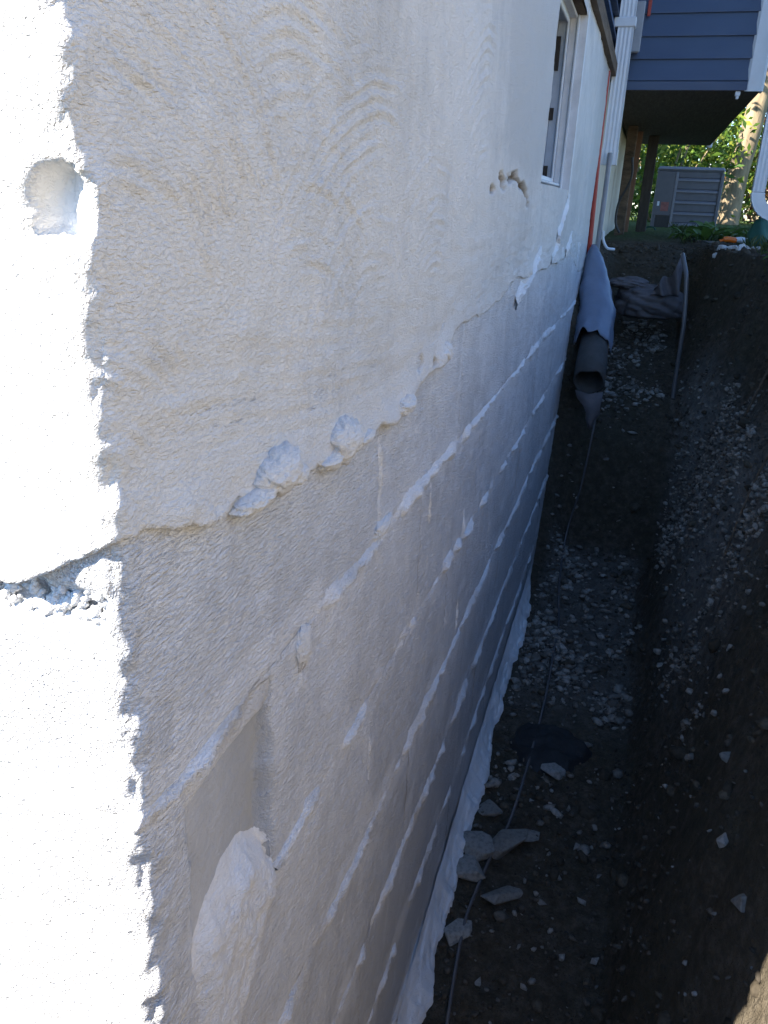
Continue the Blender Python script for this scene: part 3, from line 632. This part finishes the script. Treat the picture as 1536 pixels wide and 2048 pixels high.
MB().box(ax0 + .036, ax0 + .164, ay0 + .004, ay0 + .03, az0 + .041, az0 + .159).build('valve_recess', M['darkrubber'], ac)
for k in range(5):
    z = az0 + .075 + k * .098
    MB().hull([(x, y, zz) for x in (ax0 + .191, ax1 - .036) for (y, zz) in ((ay0 + .002, z), (ay0 + .002, z + .012), (ay0 + .026, z + .028), (ay0 + .026, z + .016))]).build('slat', M['aclight'], ac)
    MB().box(ax0 + .191, ax1 - .036, ay0 + .018, ay0 + .0255, z + .032, z + .096).build('louvre_panel', M['ac'], ac)

# ------------------------------------------------------------------ leaves, trees and shrubs
def leaf_mesh(name, centres, sizes, mat, seed, flat=0.0):
    r = np.random.default_rng(seed); n = len(centres)
    nrm = r.normal(0, 1, (n, 3)); nrm[:, 2] = np.abs(nrm[:, 2]) + flat; nrm /= np.linalg.norm(nrm, axis=1)[:, None]
    t = r.normal(0, 1, (n, 3)); t -= nrm * (t * nrm).sum(1)[:, None]; t /= np.linalg.norm(t, axis=1)[:, None]; b = np.cross(nrm, t)
    s = np.asarray(sizes)[:, None] * r.uniform(.6, 1.3, (n, 1))
    c = np.asarray(centres)
    v = np.stack([c - t * s, c + b * s * .42 + nrm * s * .08, c + t * s, c - b * s * .42 + nrm * s * .08], 1).reshape(-1, 3)
    i = np.arange(n)[:, None] * 4
    f = np.concatenate([i + [[0, 1, 2]], i + [[0, 2, 3]]], 0)
    return mesh_obj(name, v, f, mat, smooth=False)
def clumps(cx, cy, cz, rx, ry, rz, n, nc, seed, spread=.22):
    r = np.random.default_rng(seed); d = r.normal(0, 1, (nc, 3)); d /= np.linalg.norm(d, axis=1)[:, None]
    cc = d * (r.uniform(.25, 1, (nc, 1)) ** .45) * [rx, ry, rz] + [cx, cy, cz]
    k = r.integers(0, nc, n); w_ = r.uniform(.5, 1.3, nc)[k][:, None]
    return cc[k] + r.normal(0, spread, (n, 3)) * w_ * [rx, ry, rz]
def limb(mb_, p, d, L, r, depth, seed, tips):
    rn = random.Random(seed); pts = [Vector(p)]; dd = Vector(d).normalized()
    for i in range(4):
        dd = (dd + Vector((rn.uniform(-.18, .18), rn.uniform(-.18, .18), rn.uniform(-.02, .14)))).normalized(); pts.append(pts[-1] + dd * L / 4)
    mb_.tube(pts, [r * (1 - .15 * i) for i in range(5)], 7); tips.append(pts[-1])
    if depth:
        for j in range(3):
            q = pts[2 + j % 3]; e = (dd + Vector((rn.uniform(-.9, .9), rn.uniform(-.9, .9), rn.uniform(-.1, .6)))).normalized()
            limb(mb_, q, e, L * .68, r * .5, depth - 1, seed * 7 + j, tips)
tx, ty = 1.30, 13.0
mp_ = empty('tree', (tx, ty, 1.2), 'mature tree with sun-dappled bark beyond the air conditioner', 'tree')
tk = MB(); pts = [(tx - .02, ty, 1.0), (tx, ty, 1.3), (tx + .03, ty, 1.9), (tx + .10, ty, 2.6), (tx + .16, ty, 3.4), (tx + .2, ty + .05, 4.3)]
n_ = 20; rr_ = [.19, .155, .140, .130, .122, .11]
pts = catmull(pts, 8); rr_ = np.interp(np.linspace(0, 5, len(pts)), range(6), rr_)
for i, p in enumerate(pts): pass
tk.tube(pts, list(rr_), 22); tips = []
for j in range(6):
    a = j * 1.05 + .3; limb(tk, pts[-1 - (j % 3) * 4], (math.cos(a), math.sin(a), .8), 1.9, .075, 1, 40 + j, tips)
o = tk.build('trunk', M['bark'], mp_, True)
co_ = np.array([v.co[:] for v in o.data.vertices]); an = np.arctan2(co_[:, 1] - ty, co_[:, 0] - tx)
nn = .012 * fbm(an * 6, co_[:, 2] * 5, 3, 301); co_[:, 0] += nn * np.cos(an); co_[:, 1] += nn * np.sin(an); o.data.vertices.foreach_set('co', co_.astype(np.float32).ravel())
cl = np.concatenate([clumps(t.x, t.y, t.z + .5, .8, .8, .5, 260, 9, 50 + i, .22) for i, t in enumerate(tips)] + [clumps(tx - 1.3, ty - 1.4, 4.2, 1.3, 1.3, .8, 900, 40, 77, .10)])
adopt(leaf_mesh('crown', cl, np.full(len(cl), .075), M['leaf'], 5), mp_)
def shrub(name, x, y, rx, ry, rz, n, size, mat, label, cat, seed, zc=None, group=None):
    e = empty(name, (x, y, 1.22), label, cat, group); zc = zc if zc is not None else 1.22 + rz * .9
    st = MB(); rn = random.Random(seed)
    for j in range(7):
        a = rn.uniform(0, 6.28); st.tube([(x + .06 * math.cos(a), y + .06 * math.sin(a), 1.15), (x + rx * .35 * math.cos(a), y + ry * .35 * math.sin(a), zc - rz * .2), (x + rx * .7 * math.cos(a), y + ry * .7 * math.sin(a), zc + rz * .5)], [.03, .02, .006], 6)
    st.build('stems', M['bark'], e, True)
    c = clumps(x, y, zc, rx, ry, rz, n, max(14, n // 90), seed); adopt(leaf_mesh('crown', c, np.full(n, size), mat, seed + 1), e)
shrub('shrub', .35, 12.4, .9, .7, .8, 3200, .055, M['leaf'], 'bright green leafy shrub behind the air conditioner on the left', 'shrub', 401)
shrub('shrub', 1.15, 14.6, 1.0, .8, 1.0, 3200, .06, M['leaf'], 'sunlit green shrub seen between the air conditioner and the bay soffit', 'shrub', 402)
shrub('shrub', 2.6, 15.0, 1.1, .9, 1.3, 4200, .06, M['leafred'], 'reddish shrub to the right of the dappled trunk', 'shrub', 403)
shrub('shrub', 2.1, 18.5, 2.4, 1.2, 2.2, 7000, .08, M['leafdark'], 'dark tall shrub behind the dappled trunk', 'shrub', 404)
shrub('shrub', -1.6, 19, 2.4, 1.2, 2.2, 6000, .09, M['leafdark'], 'dark shrub mass in the background behind the bay', 'shrub', 405)
shrub('shrub', 5.2, 17.5, 2.2, 1.4, 2.4, 6000, .08, M['leafdark'], 'dark shrub at the far right edge of the yard', 'shrub', 406)
sh = empty('shed', (3.4, 24, 1.24), 'small pale shed with a white roof edge far beyond the trunk', 'shed')
MB().box(1.6, 3.4, 24, 26, 1.15, 2.2).build('wall', M['shedwall'], sh); MB().hull([(x, y, z) for x in (1.5, 3.5) for (y, z) in ((23.8, 2.2), (23.8, 2.32), (25, 2.8), (26.2, 2.2), (26.2, 2.32))]).build('roof', M['white'], sh)
MB().box(2.1, 2.6, 23.98, 23.995, 1.3, 2.1).build('door', M['white'], sh)
# hosta-like plants at the edge
def leafy(x, y, n, L, seed, label):
    rn = random.Random(seed); z0 = surf(x, y)[0]; e = empty('plant', (x, y, z0), label, 'plant', 'leafy plants at the trench edge')
    for k in range(n):
        a = 6.283 * k / n + rn.uniform(-.3, .3); ln = L * rn.uniform(.7, 1.15); lift = rn.uniform(.35, 1.0); m_ = 7; v = []; f = []
        for i in range(m_):
            t = i / (m_ - 1); r = ln * t * (.9 - .15 * t); z = z0 - .01 + ln * (lift * t - .55 * t * t); wd = .16 * ln * math.sin(math.pi * min(1, .08 + t * .92)) ** .8 * (1 if t < 1 else 0)
            cx, cy = x + r * math.cos(a), y + r * math.sin(a); px, py = -math.sin(a), math.cos(a)
            v += [(cx + px * wd, cy + py * wd, z + wd * .35), (cx, cy, z), (cx - px * wd, cy - py * wd, z + wd * .35)]
        for i in range(m_ - 1): f += [(i * 3, i * 3 + 1, i * 3 + 4, i * 3 + 3), (i * 3 + 1, i * 3 + 2, i * 3 + 5, i * 3 + 4)]
        adopt(mesh_obj('leaf', v, f, M['hosta'], None, True), e)
for i, (x, y, n, L) in enumerate([(.55, 5.2, 11, .20), (.68, 5.4, 12, .22), (.80, 5.1, 11, .20), (.62, 5.9, 10, .22), (.92, 5.5, 11, .22), (.47, 5.6, 9, .16)]):
    leafy(x, y, n, L, 500 + i, ['broad-leaved plant before the right half of the air conditioner', 'broad-leaved plant at the foot of the dappled trunk', 'broad-leaved plant behind the green bag', 'broad-leaved plant behind the others, close to the air conditioner', 'rightmost broad-leaved plant under the downspout elbow', 'smallest broad-leaved plant, leftmost before the air conditioner'][i])
for i, (x, y, n, L) in enumerate([(.70, 3.2, 7, .10), (.78, 2.9, 6, .09)]):
    leafy(x, y, n, L, 530 + i, ['farther of two small weeds over the right trench edge', 'nearer of two small weeds over the right trench edge'][i])

# ------------------------------------------------------------------ loose things by the trench
def rock(name, x, y, z, sx, sy, sz, seed, mat, label, cat='stone', group=None, tilt=0.35, sub=2, sink=.5, rough=.35):
    """angular broken stone: hull of scattered points, flattened, bedded into the soil"""
    r = np.random.default_rng(seed); n = 16 if sub > 1 else 9
    p = r.normal(0, 1, (n, 3)); p /= np.linalg.norm(p, axis=1)[:, None]; p *= r.uniform(.72, 1.12, (n, 1))
    p[:, 2] = np.sign(p[:, 2]) * np.abs(p[:, 2]) ** .6
    p = p * [sx, sy * r.uniform(.75, 1.05), sz]
    R = np.array(Matrix.Rotation(r.uniform(0, 6.28), 3, 'Z') @ Matrix.Rotation(r.normal(0, tilt), 3, 'X') @ Matrix.Rotation(r.normal(0, tilt), 3, 'Y'))
    p = p @ R.T; p[:, 2] -= p[:, 2].min() * (1 - sink)
    h_ = MB().hull([tuple(q) for q in p]); o = mesh_obj(name, h_.v, h_.f, mat, smooth=False); o.location = (x, y, z)
    bv = o.modifiers.new('worn_edges', 'BEVEL'); bv.width = min(sx, sy) * .06; bv.segments = 1
    return tag(o, label, cat, group)
for i, (x, y, s, lb) in enumerate([(.060, 1.538, .026, 'pale flat stone beside the cove, farthest of the big rubble'), (.065, 1.432, .034, 'large pale slab stone close to the white cove'), (.134, 1.442, .036, 'broad broken stone right of the trench cable'), (.052, 1.361, .030, 'brownish slab stone touching the white cove'), (.143, 1.322, .034, 'thick pale stone block right of the cable, nearest of the large ones'), (.063, 1.217, .024, 'flat triangular stone near the foot of the cove'), (.202, 1.714, .022, 'light stone lying on the black plastic scrap'), (.174, 1.48, .016, 'small stone beside the broad broken stone')]):
    z, n = surf(x, y); rock('rubble_stone', x, y, z, s * 1.75, s * 1.4, s * .55, 600 + i, M['rubble'], lb, tilt=.14, sink=.42, sub=4, rough=.08)
SM = [(.275, 1.492), (.25, 1.40), (.274, 1.225), (.337, 1.229), (.211, 1.148), (.125, 1.135), (.22, 1.33), (.30, 1.36), (.19, 1.22), (.25, 1.6), (.31, 1.55), (.16, 1.6), (.33, 1.43), (.10, 1.66), (.12, 1.75)]
for i, (x, y) in enumerate(SM):
    z, n = surf(x, y); s = RNG.uniform(.008, .014); rock('small_stone', x, y, z, s, s * .8, s * .6, 640 + i, M['rubble'], 'small pale stone scattered on the near trench floor', group='small stones on the near trench floor', sub=1)
BS = [(.545, 1.06, .020, 'pale cracked stone on the right bank near the sunlit corner of soil'), (.50, 1.00, .018, 'rounded stone on the right bank below the cracked one'), (.49, .84, .022, 'largest pale stone on the right bank just above the sunlit soil'), (.50, 1.30, .012, 'small pale stone high on the right bank'), (.485, 1.12, .013, 'grey stone half sunk in the right bank'), (.455, .90, .010, 'little stone low on the right bank'), (.52, 1.6, .011, 'small lone stone far up the right bank')]
for i, (x, y, s, lb) in enumerate(BS):
    z, n = surf(x, y); rock('bank_stone', x, y, z - .002, s * 1.3, s * 1.1, s * .9, 680 + i, M['rubble'], lb, sub=3, rough=.1)
RK = [(.528, 3.9, .017), (.553, 3.92, .022), (.593, 3.9, .024), (.631, 3.95, .026), (.664, 4.0, .018), (.69, 4.02, .02), (.72, 4.05, .02), (.60, 3.86, .018), (.565, 3.82, .012)]
for i, (x, y, s) in enumerate(RK):
    z, n = surf(x, y); rock('white_stone', x, y, z, s * 1.2, s, s * .75, 700 + i, M['whiterock'], ['white stone at the left end of the row on the bank edge', 'second white stone from the left on the bank edge', 'third white stone from the left on the bank edge', 'largest white stone in the middle of the bank edge row', 'fifth white stone from the left on the bank edge', 'white stone on the bank edge before the green bag', 'white stone at the right end of the row by the green bag', 'white stone lying just below the row on the right bank', 'smallest white stone, lowest below the row on the right bank'][i], group='white stones on the bank edge', sub=2)
# green bag, trowel
z = surf(.75, 4.45)[0]
gb = empty('bag', (.75, 4.45, z), 'dark green bag standing at the trench edge under the downspout elbow', 'bag')
u_ = np.linspace(0, 2 * math.pi, 25)[:-1]; v_ = np.linspace(0, 1, 12); A_, V_ = np.meshgrid(u_, v_, indexing='ij')
R_ = np.interp(V_, [0, .1, .5, .85, 1], [.045, .06, .055, .035, .022]) * (1 + .10 * np.sin(A_ * 5 + V_ * 4) + .12 * fbm(A_ * 1.5, V_ * 4, 3, 321))
i_ = np.arange(24 * 12).reshape(24, 12); q_ = np.stack([i_[:, :-1], np.roll(i_, -1, 0)[:, :-1], np.roll(i_, -1, 0)[:, 1:], i_[:, 1:]], -1).reshape(-1, 4)
adopt(mesh_obj('sack', np.stack([.75 + R_ * np.cos(A_), 4.45 + R_ * np.sin(A_) * .7, z - .01 + V_ * .14], -1), q_, M['green']), gb)
MB().tube(catmull([(.75, 4.45, z + .125), (.755, 4.45, z + .14), (.748, 4.45, z + .15)], 4), [.024] + [.02] * 4 + [.012] * 4, 10).build('tied_neck', M['green'], gb, True)
z = surf(.6, 4.35)[0] + .012
tl = empty('trowel', (.6, 4.35, z), 'hand trowel with orange and silver handle lying on the bank edge', 'trowel')
MB().hull([(.47, 4.34, z), (.52, 4.30, z + .004), (.575, 4.32, z + .006), (.575, 4.36, z + .006), (.52, 4.38, z + .004), (.49, 4.34, z + .012)]).build('blade', M['darkrubber'], tl)
MB().tube(catmull([(.57, 4.34, z + .012), (.60, 4.34, z + .022), (.645, 4.34, z + .018)], 6), [.006] * 4 + [.013] * 9, 10).build('grip', M['orange'], tl, True)
MB().tube([(.635, 4.34, z + .022), (.66, 4.34, z + .022), (.69, 4.34, z + .02)], [.009, .014, .011], 10).build('grip_end', M['white'], tl, True)
z = surf(.19, 6.5)[0]
bt = empty('bottle', (.19, 6.5, z), 'clear bottle with an orange base standing under the bay', 'bottle')
MB().tube([(.19, 6.5, z - .01), (.19, 6.5, z + .02), (.19, 6.5, z + .045)], [.02, .024, .022], 14).build('base', M['orange'], bt, True)
MB().tube([(.19, 6.5, z + .046), (.193, 6.5, z + .10), (.196, 6.5, z + .13), (.197, 6.5, z + .16)], [.022, .021, .012, .010], 14).build('body', M['whiterock'], bt, True)
z = surf(.25, 6.4)[0]
gh = MB().tube([(.25 + .035 * math.cos(a), 6.4, z + .012 + .022 * math.sin(a)) for a in np.linspace(0, math.pi, 12)], .006, 8).build('hose', M['green'], None, True); tag(gh, 'green hose loop poking out of the soil under the bay', 'hose')

# ------------------------------------------------------------------ drain pipe, sheet, cloth bundle, tube and cable in the trench
dp = empty('drain_pipe', (.11, 3.1, .8), 'dark sleeved drain pipe with an open torn end sticking out toward the near trench', 'pipe')
def open_tube(cs, rs, n=28, th=.006, crumple=.05, seed=1, ragged=0.0):
    rn = np.random.default_rng(seed); cs = [Vector(c) for c in cs]; m = len(cs); V = []
    for layer in (0, 1):
        for i, c in enumerate(cs):
            t = (cs[min(i + 1, m - 1)] - cs[max(i - 1, 0)]).normalized(); a = Vector((1, 0, 0)); a = (a - t * a.dot(t)).normalized(); b = t.cross(a)
            for k in range(n):
                q = 2 * math.pi * k / n; r = (rs[i] - layer * th) * (1 + crumple * float(fbm(math.cos(q) * 1.5 + i * .35, math.sin(q) * 1.5, 2, seed)))
                V.append(c + (a * math.cos(q) + b * math.sin(q)) * r + t * (ragged * float(fbm(math.cos(q) * 2, math.sin(q) * 2 + 3, 3, seed + 4)) if i == 0 else 0))
    f = []; N = m * n
    for i in range(m - 1):
        for k in range(n):
            k2 = (k + 1) % n; f.append((i * n + k, (i + 1) * n + k, (i + 1) * n + k2, i * n + k2)); f.append((N + i * n + k, N + i * n + k2, N + (i + 1) * n + k2, N + (i + 1) * n + k))
    f += [(k, (k + 1) % n, N + (k + 1) % n, N + k) for k in range(n)]
    return V, f
V, f = open_tube([(.108, 2.96, .795), (.106, 3.04, .84), (.102, 3.14, .885), (.095, 3.28, .945), (.08, 3.5, 1.05)], [.056, .056, .053, .050, .05], seed=7, ragged=.02)
adopt(mesh_obj('sleeve', V, f, M['sock']), dp)
v = []; f = []
for i, (wd, p) in enumerate([(.050, (.112, 2.957, .752)), (.044, (.118, 2.945, .725)), (.030, (.130, 2.94, .70)), (.024, (.138, 2.938, .675)), (.016, (.130, 2.937, .655)), (.009, (.135, 2.937, .625))]):
    v += [(p[0] - wd, p[1], p[2] + .01), (p[0], p[1] - .006, p[2]), (p[0] + wd, p[1], p[2] + .012)]
    if i: f += [(i * 3 - 3, i * 3 - 2, i * 3 + 1, i * 3), (i * 3 - 2, i * 3 - 1, i * 3 + 2, i * 3 + 1)]
o = mesh_obj('torn_flap', v, f, M['tarp']); o.modifiers.new('thick', 'SOLIDIFY').thickness = .003; adopt(o, dp)
# blue-grey plastic sheet curved over the pipe
ns, na = 34, 26; v = []
S_, A_ = np.meshgrid(np.linspace(0, 1, ns), np.linspace(-1, 1, na), indexing='ij')
cx_ = np.interp(S_, [0, .3, .6, 1], [.030, .055, .085, .096]); cy_ = np.interp(S_, [0, 1], [3.60, 3.16]); cz_ = np.interp(S_, [0, .35, .7, 1], [1.235, 1.10, .985, .90])
rad = np.interp(S_, [0, .12, .4, .75, 1], [.010, .036, .060, .073, .073]) * (1 + .10 * fbm(S_ * 6, A_ * 2, 4, 331))
ang = A_ * math.radians(112)
low = .028 * fbm(A_ * 3.2, A_ * 0 + 2, 4, 333) + .05 * np.exp(-((A_ - .66) / .17) ** 2) - .02 * np.exp(-((A_ - .1) / .3) ** 2)
k_ = sstep(.75, 1, S_)
px_ = cx_ + rad * np.sin(ang) + .010 * fbm(S_ * 9, A_ * 3, 5, 334, .6); py_ = cy_ - rad * np.cos(ang) * .62 - low * .5 * k_; pz_ = cz_ + rad * np.cos(ang) * .62 - low * 1.1 * k_
o = mesh_obj('plastic_sheet', np.stack([px_, py_, pz_], -1), grid_faces(ns, na), M['blueplastic']); o.modifiers.new('thick', 'SOLIDIFY').thickness = .003
tag(o, 'blue-grey plastic sheet curved over the drain pipe against the wall', 'sheet')
# crumpled cloth bundle
bg_ = empty('cloth_bundle', (.28, 3.95, .9), 'brown-grey crumpled cloth bundle slumped at the far end of the trench', 'cloth')
def blob(cx, cy, cz, rx, ry, rz, seed, amp=.22, fold=7):
    bm = bmesh.new(); bmesh.ops.create_icosphere(bm, subdivisions=5, radius=1)
    c = np.array([q.co[:] for q in bm.verts]); f = np.array([[q.index for q in g.verts] for g in bm.faces]); bm.free()
    n = amp * fbm(c[:, 0] * 1.6 + seed, c[:, 2] * 1.6 + c[:, 1], 4, seed) + .17 * (np.abs(fbm(c[:, 0] * fold * .45 + c[:, 2] * 2, c[:, 2] * 1.5 + c[:, 1] * 3, 2, seed + 2)) ** .6 - .4)
    c = c * (1 + n)[:, None]; c[:, 2] = np.where(c[:, 2] < -.5, -.5 + (c[:, 2] + .5) * .4, c[:, 2])
    return c * [rx, ry, rz] + [cx, cy, cz], f
V, f = blob(.285, 3.86, .985, .155, .10, .088, 3, .20, 2.6); adopt(mesh_obj('sack', V, f, M['tarp']), bg_)
V, f = blob(.19, 3.88, 1.068, .10, .07, .030, 8, .3, 3); adopt(mesh_obj('fold', V, f, M['tarp']), bg_)
S_, T_ = np.meshgrid(np.linspace(0, 1, 24), np.linspace(0, 1, 18), indexing='ij')
fxx = .285 + .115 * S_ + .02 * T_ * (1 - S_); fzz = 1.04 + (.03 + .13 * S_) * T_ + .02 * np.sin(S_ * 9) * T_; fyy = 3.76 + .02 * np.sin(S_ * 11 + T_ * 4) + .03 * T_
o = mesh_obj('raised_flap', np.stack([fxx, fyy, fzz], -1), grid_faces(24, 18), M['tarp']); o.modifiers.new('thick', 'SOLIDIFY').thickness = .004; adopt(o, bg_)
tb = MB().tube(catmull([(.385, 3.52, 1.21), (.375, 3.43, 1.225), (.390, 3.40, 1.18), (.401, 3.38, 1.136), (.417, 3.36, .985), (.419, 3.35, .869), (.421, 3.34, .74), (.425, 3.32, .60)], 8), .0085, 12).build('tube', M['pvc'], None, True)
tag(tb, 'shiny grey tube arching down the far end of the right bank', 'tube')
cp = [(.15, 2.98, .72), (.145, 2.93, .60), (.13, 2.93, .40), (.105, 2.93, .25)]
for (x, y) in [(.10, 2.85), (.115, 2.6), (.137, 2.4), (.14, 2.242), (.144, 1.974), (.135, 1.721), (.121, 1.514), (.099, 1.414), (.082, 1.31), (.075, 1.22), (.085, 1.05), (.11, .8)]: cp.append((x, y, surf(x, y)[0] + .009))
cb_ = MB().tube(catmull(cp, 8), .0036, 10).build('cable', M['pvc'], None, True); tag(cb_, 'thin grey cable snaking along the trench floor beside the white wall', 'cable')
# black plastic scraps
def scrap(x, y, sx, sy, seed, label):
    S_, T_ = np.meshgrid(np.linspace(-1, 1, 28), np.linspace(-1, 1, 28), indexing='ij')
    r = 1 + .25 * fbm(np.arctan2(T_, S_) * 1.2, S_ * 0, 3, seed); k = np.maximum(np.abs(S_), np.abs(T_)) / np.maximum(np.hypot(S_, T_), 1e-6)
    xx = x + sx * S_ * k * r; yy = y + sy * T_ * k * r
    zz = terrain(xx, yy) + .010 + .012 * np.abs(fbm(S_ * 2, T_ * 2, 3, seed + 1)) - .02 * sstep(.8, 1, np.hypot(S_ * k, T_ * k))
    o = mesh_obj('plastic_scrap', np.stack([xx, yy, zz], -1), grid_faces(28, 28), M['black']); tag(o, label, 'plastic')
scrap(.18, 1.80, .105, .10, 341, 'crumpled black plastic scrap across the trench floor')
# ------------------------------------------------------------------ gravel and soil crumbs
def scatter(n, dens, smin, smax, seed, xr, yr, mat, name, label, flatz=.75, lift=.25):
    r = np.random.default_rng(seed); x = r.uniform(*xr, n); y = r.uniform(*yr, n)
    k = r.uniform(0, 1, n) < dens(x, y); x, y = x[k], y[k]; m = len(x)
    z = terrain(x, y); s = smin * (smax / smin) ** (r.uniform(0, 1, m) ** 1.8)
    q = r.normal(0, 1, (m, 4)); q /= np.linalg.norm(q, axis=1)[:, None]; w_, a, b, c = q.T
    R = np.stack([1 - 2 * (b * b + c * c), 2 * (a * b - c * w_), 2 * (a * c + b * w_), 2 * (a * b + c * w_), 1 - 2 * (a * a + c * c), 2 * (b * c - a * w_), 2 * (a * c - b * w_), 2 * (b * c + a * w_), 1 - 2 * (a * a + b * b)], -1).reshape(m, 3, 3)
    base = c0[None] * (1 + r.normal(0, .17, (m, len(c0), 1))) * np.stack([r.uniform(.8, 1.3, m), r.uniform(.65, 1, m), r.uniform(.35, .8, m)], -1)[:, None]
    v = np.einsum('mij,mkj->mki', R, base) * s[:, None, None]; v[..., 2] *= flatz
    e = .01; gxn = (terrain(x - e, y) - terrain(x + e, y)) / (2 * e); gyn = (terrain(x, y - e) - terrain(x, y + e)) / (2 * e); ln = np.sqrt(1 + gxn ** 2 + gyn ** 2)
    P0 = np.stack([x + gxn / ln * s * lift, y + gyn / ln * s * lift, z + s * lift / ln], -1)
    f = (f0[None] + (np.arange(m) * len(c0))[:, None, None]).reshape(-1, 3)
    o = mesh_obj(name, (v + P0[:, None]).reshape(-1, 3), f, mat, smooth=False); return tag(o, label, 'gravel', kind='stuff')
def dens_floor(x, y):
    d = sstep(.40, .33, x) * sstep(.03, .06, x)
    patchy = .10 + .90 * sstep(-.12, .22, fbm(x * 9, y * 6, 4, 351))
    band = np.interp(y, [.5, 1.2, 1.6, 1.7, 1.9, 2.0, 2.9, 3.0, 3.1, 3.25, 3.35, 3.9, 4.1], [.02, .04, .10, .30, .25, .9, .9, .5, .05, .3, .8, .7, .05])
    return d * band * patchy
scatter(16000, dens_floor, .004, .021, 1, (.0, .45), (.5, 4.3), M['gravel'], 'gravel', 'grey crushed gravel on the trench floor and shelf', flatz=.6)
def dens_bank(x, y):
    z = terrain(x, y)
    return sstep(.42, .46, x) * sstep(.90, .72, z + .1 * fbm(x * 6, y * 5, 3, 352)) * sstep(.12, .28, z) * sstep(1.45, 2.0, y) * sstep(3.5, 3.2, y) * (.1 + .9 * sstep(-.1, .25, fbm(x * 9, y * 7, 4, 353)))
scatter(26000, dens_bank, .004, .014, 2, (.40, .8), (1.4, 3.6), M['gravel'], 'gravel', 'grey crushed gravel slid down the right bank')
def dens_soil(x, y): return .5 + .5 * sstep(-.1, .3, fbm(x * 5, y * 5, 3, 354)) + 0 * x
M['crumb'] = stone_material('soil_crumb', (0.045, 0.037, 0.027), (0.13, 0.108, 0.083))
scatter(9000, dens_soil, .003, .010, 3, (.0, .85), (.4, 4.8), M['crumb'], 'soil_crumbs', 'loose dark soil crumbs in the trench and on the bank')
def dens_clod(x, y): return .2 + .8 * sstep(0, .3, fbm(x * 4, y * 4, 3, 355))
scatter(900, dens_clod, .009, .028, 6, (.05, .75), (.5, 4.6), M['soil_clod'], 'soil_clods', 'lumps of dark soil broken off the trench banks', lift=.05)
def dens_speck(x, y): return .25 + 0 * x
scatter(1500, dens_speck, .002, .006, 4, (.03, .75), (.5, 2.6), M['rubble'], 'stone_chips', 'tiny pale stone chips scattered over the soil')
# grass tufts and roots on the right bank
def tufts(n, seed):
    r = np.random.default_rng(seed); x = r.uniform(.66, 1.3, n); y = r.uniform(2.9, 8, n); x = np.where(y > 4.7, r.uniform(.42, 1.6, n), x); z = terrain(x, y)
    a = r.uniform(0, 6.28, n); L = r.uniform(.02, .07, n); dx = np.cos(a) * L * .6; dy = np.sin(a) * L * .6
    b = np.stack([x, y, z - .005], -1); wv = np.stack([-np.sin(a), np.cos(a), 0 * a], -1) * .0018
    v = np.stack([b - wv, b + wv, b + np.stack([dx * .5, dy * .5, L * .7], -1) + wv * .6, b + np.stack([dx, dy, L], -1)], 1).reshape(-1, 3)
    i = np.arange(n)[:, None] * 4; f = np.concatenate([i + [[0, 1, 2]], i + [[0, 2, 3]]])
    o = mesh_obj('grass', v, f, M['leafdark'], smooth=False); tag(o, 'short grass along the top of the trench edge', 'grass', kind='stuff')
tufts(3200, 5)
def rootlet(pts, r, label):
    q = []
    for (y, s) in pts:                                  # follow the bank face
        x = .40 + s * .3; q.append((x - .008, y, float(terrain(x, y)) + .012))
    o = MB().tube(catmull(q, 6), r, 6).build('root', M['oldwood'], None, True); tag(o, label, 'root')
rootlet([(2.60, .95), (2.55, .8), (2.52, .62), (2.56, .5)], .004, 'thin pale root hanging down the right bank')
rootlet([(2.05, .9), (2.0, .75), (2.03, .6), (1.98, .45)], .003, 'fine root trailing over the nearer part of the right bank')
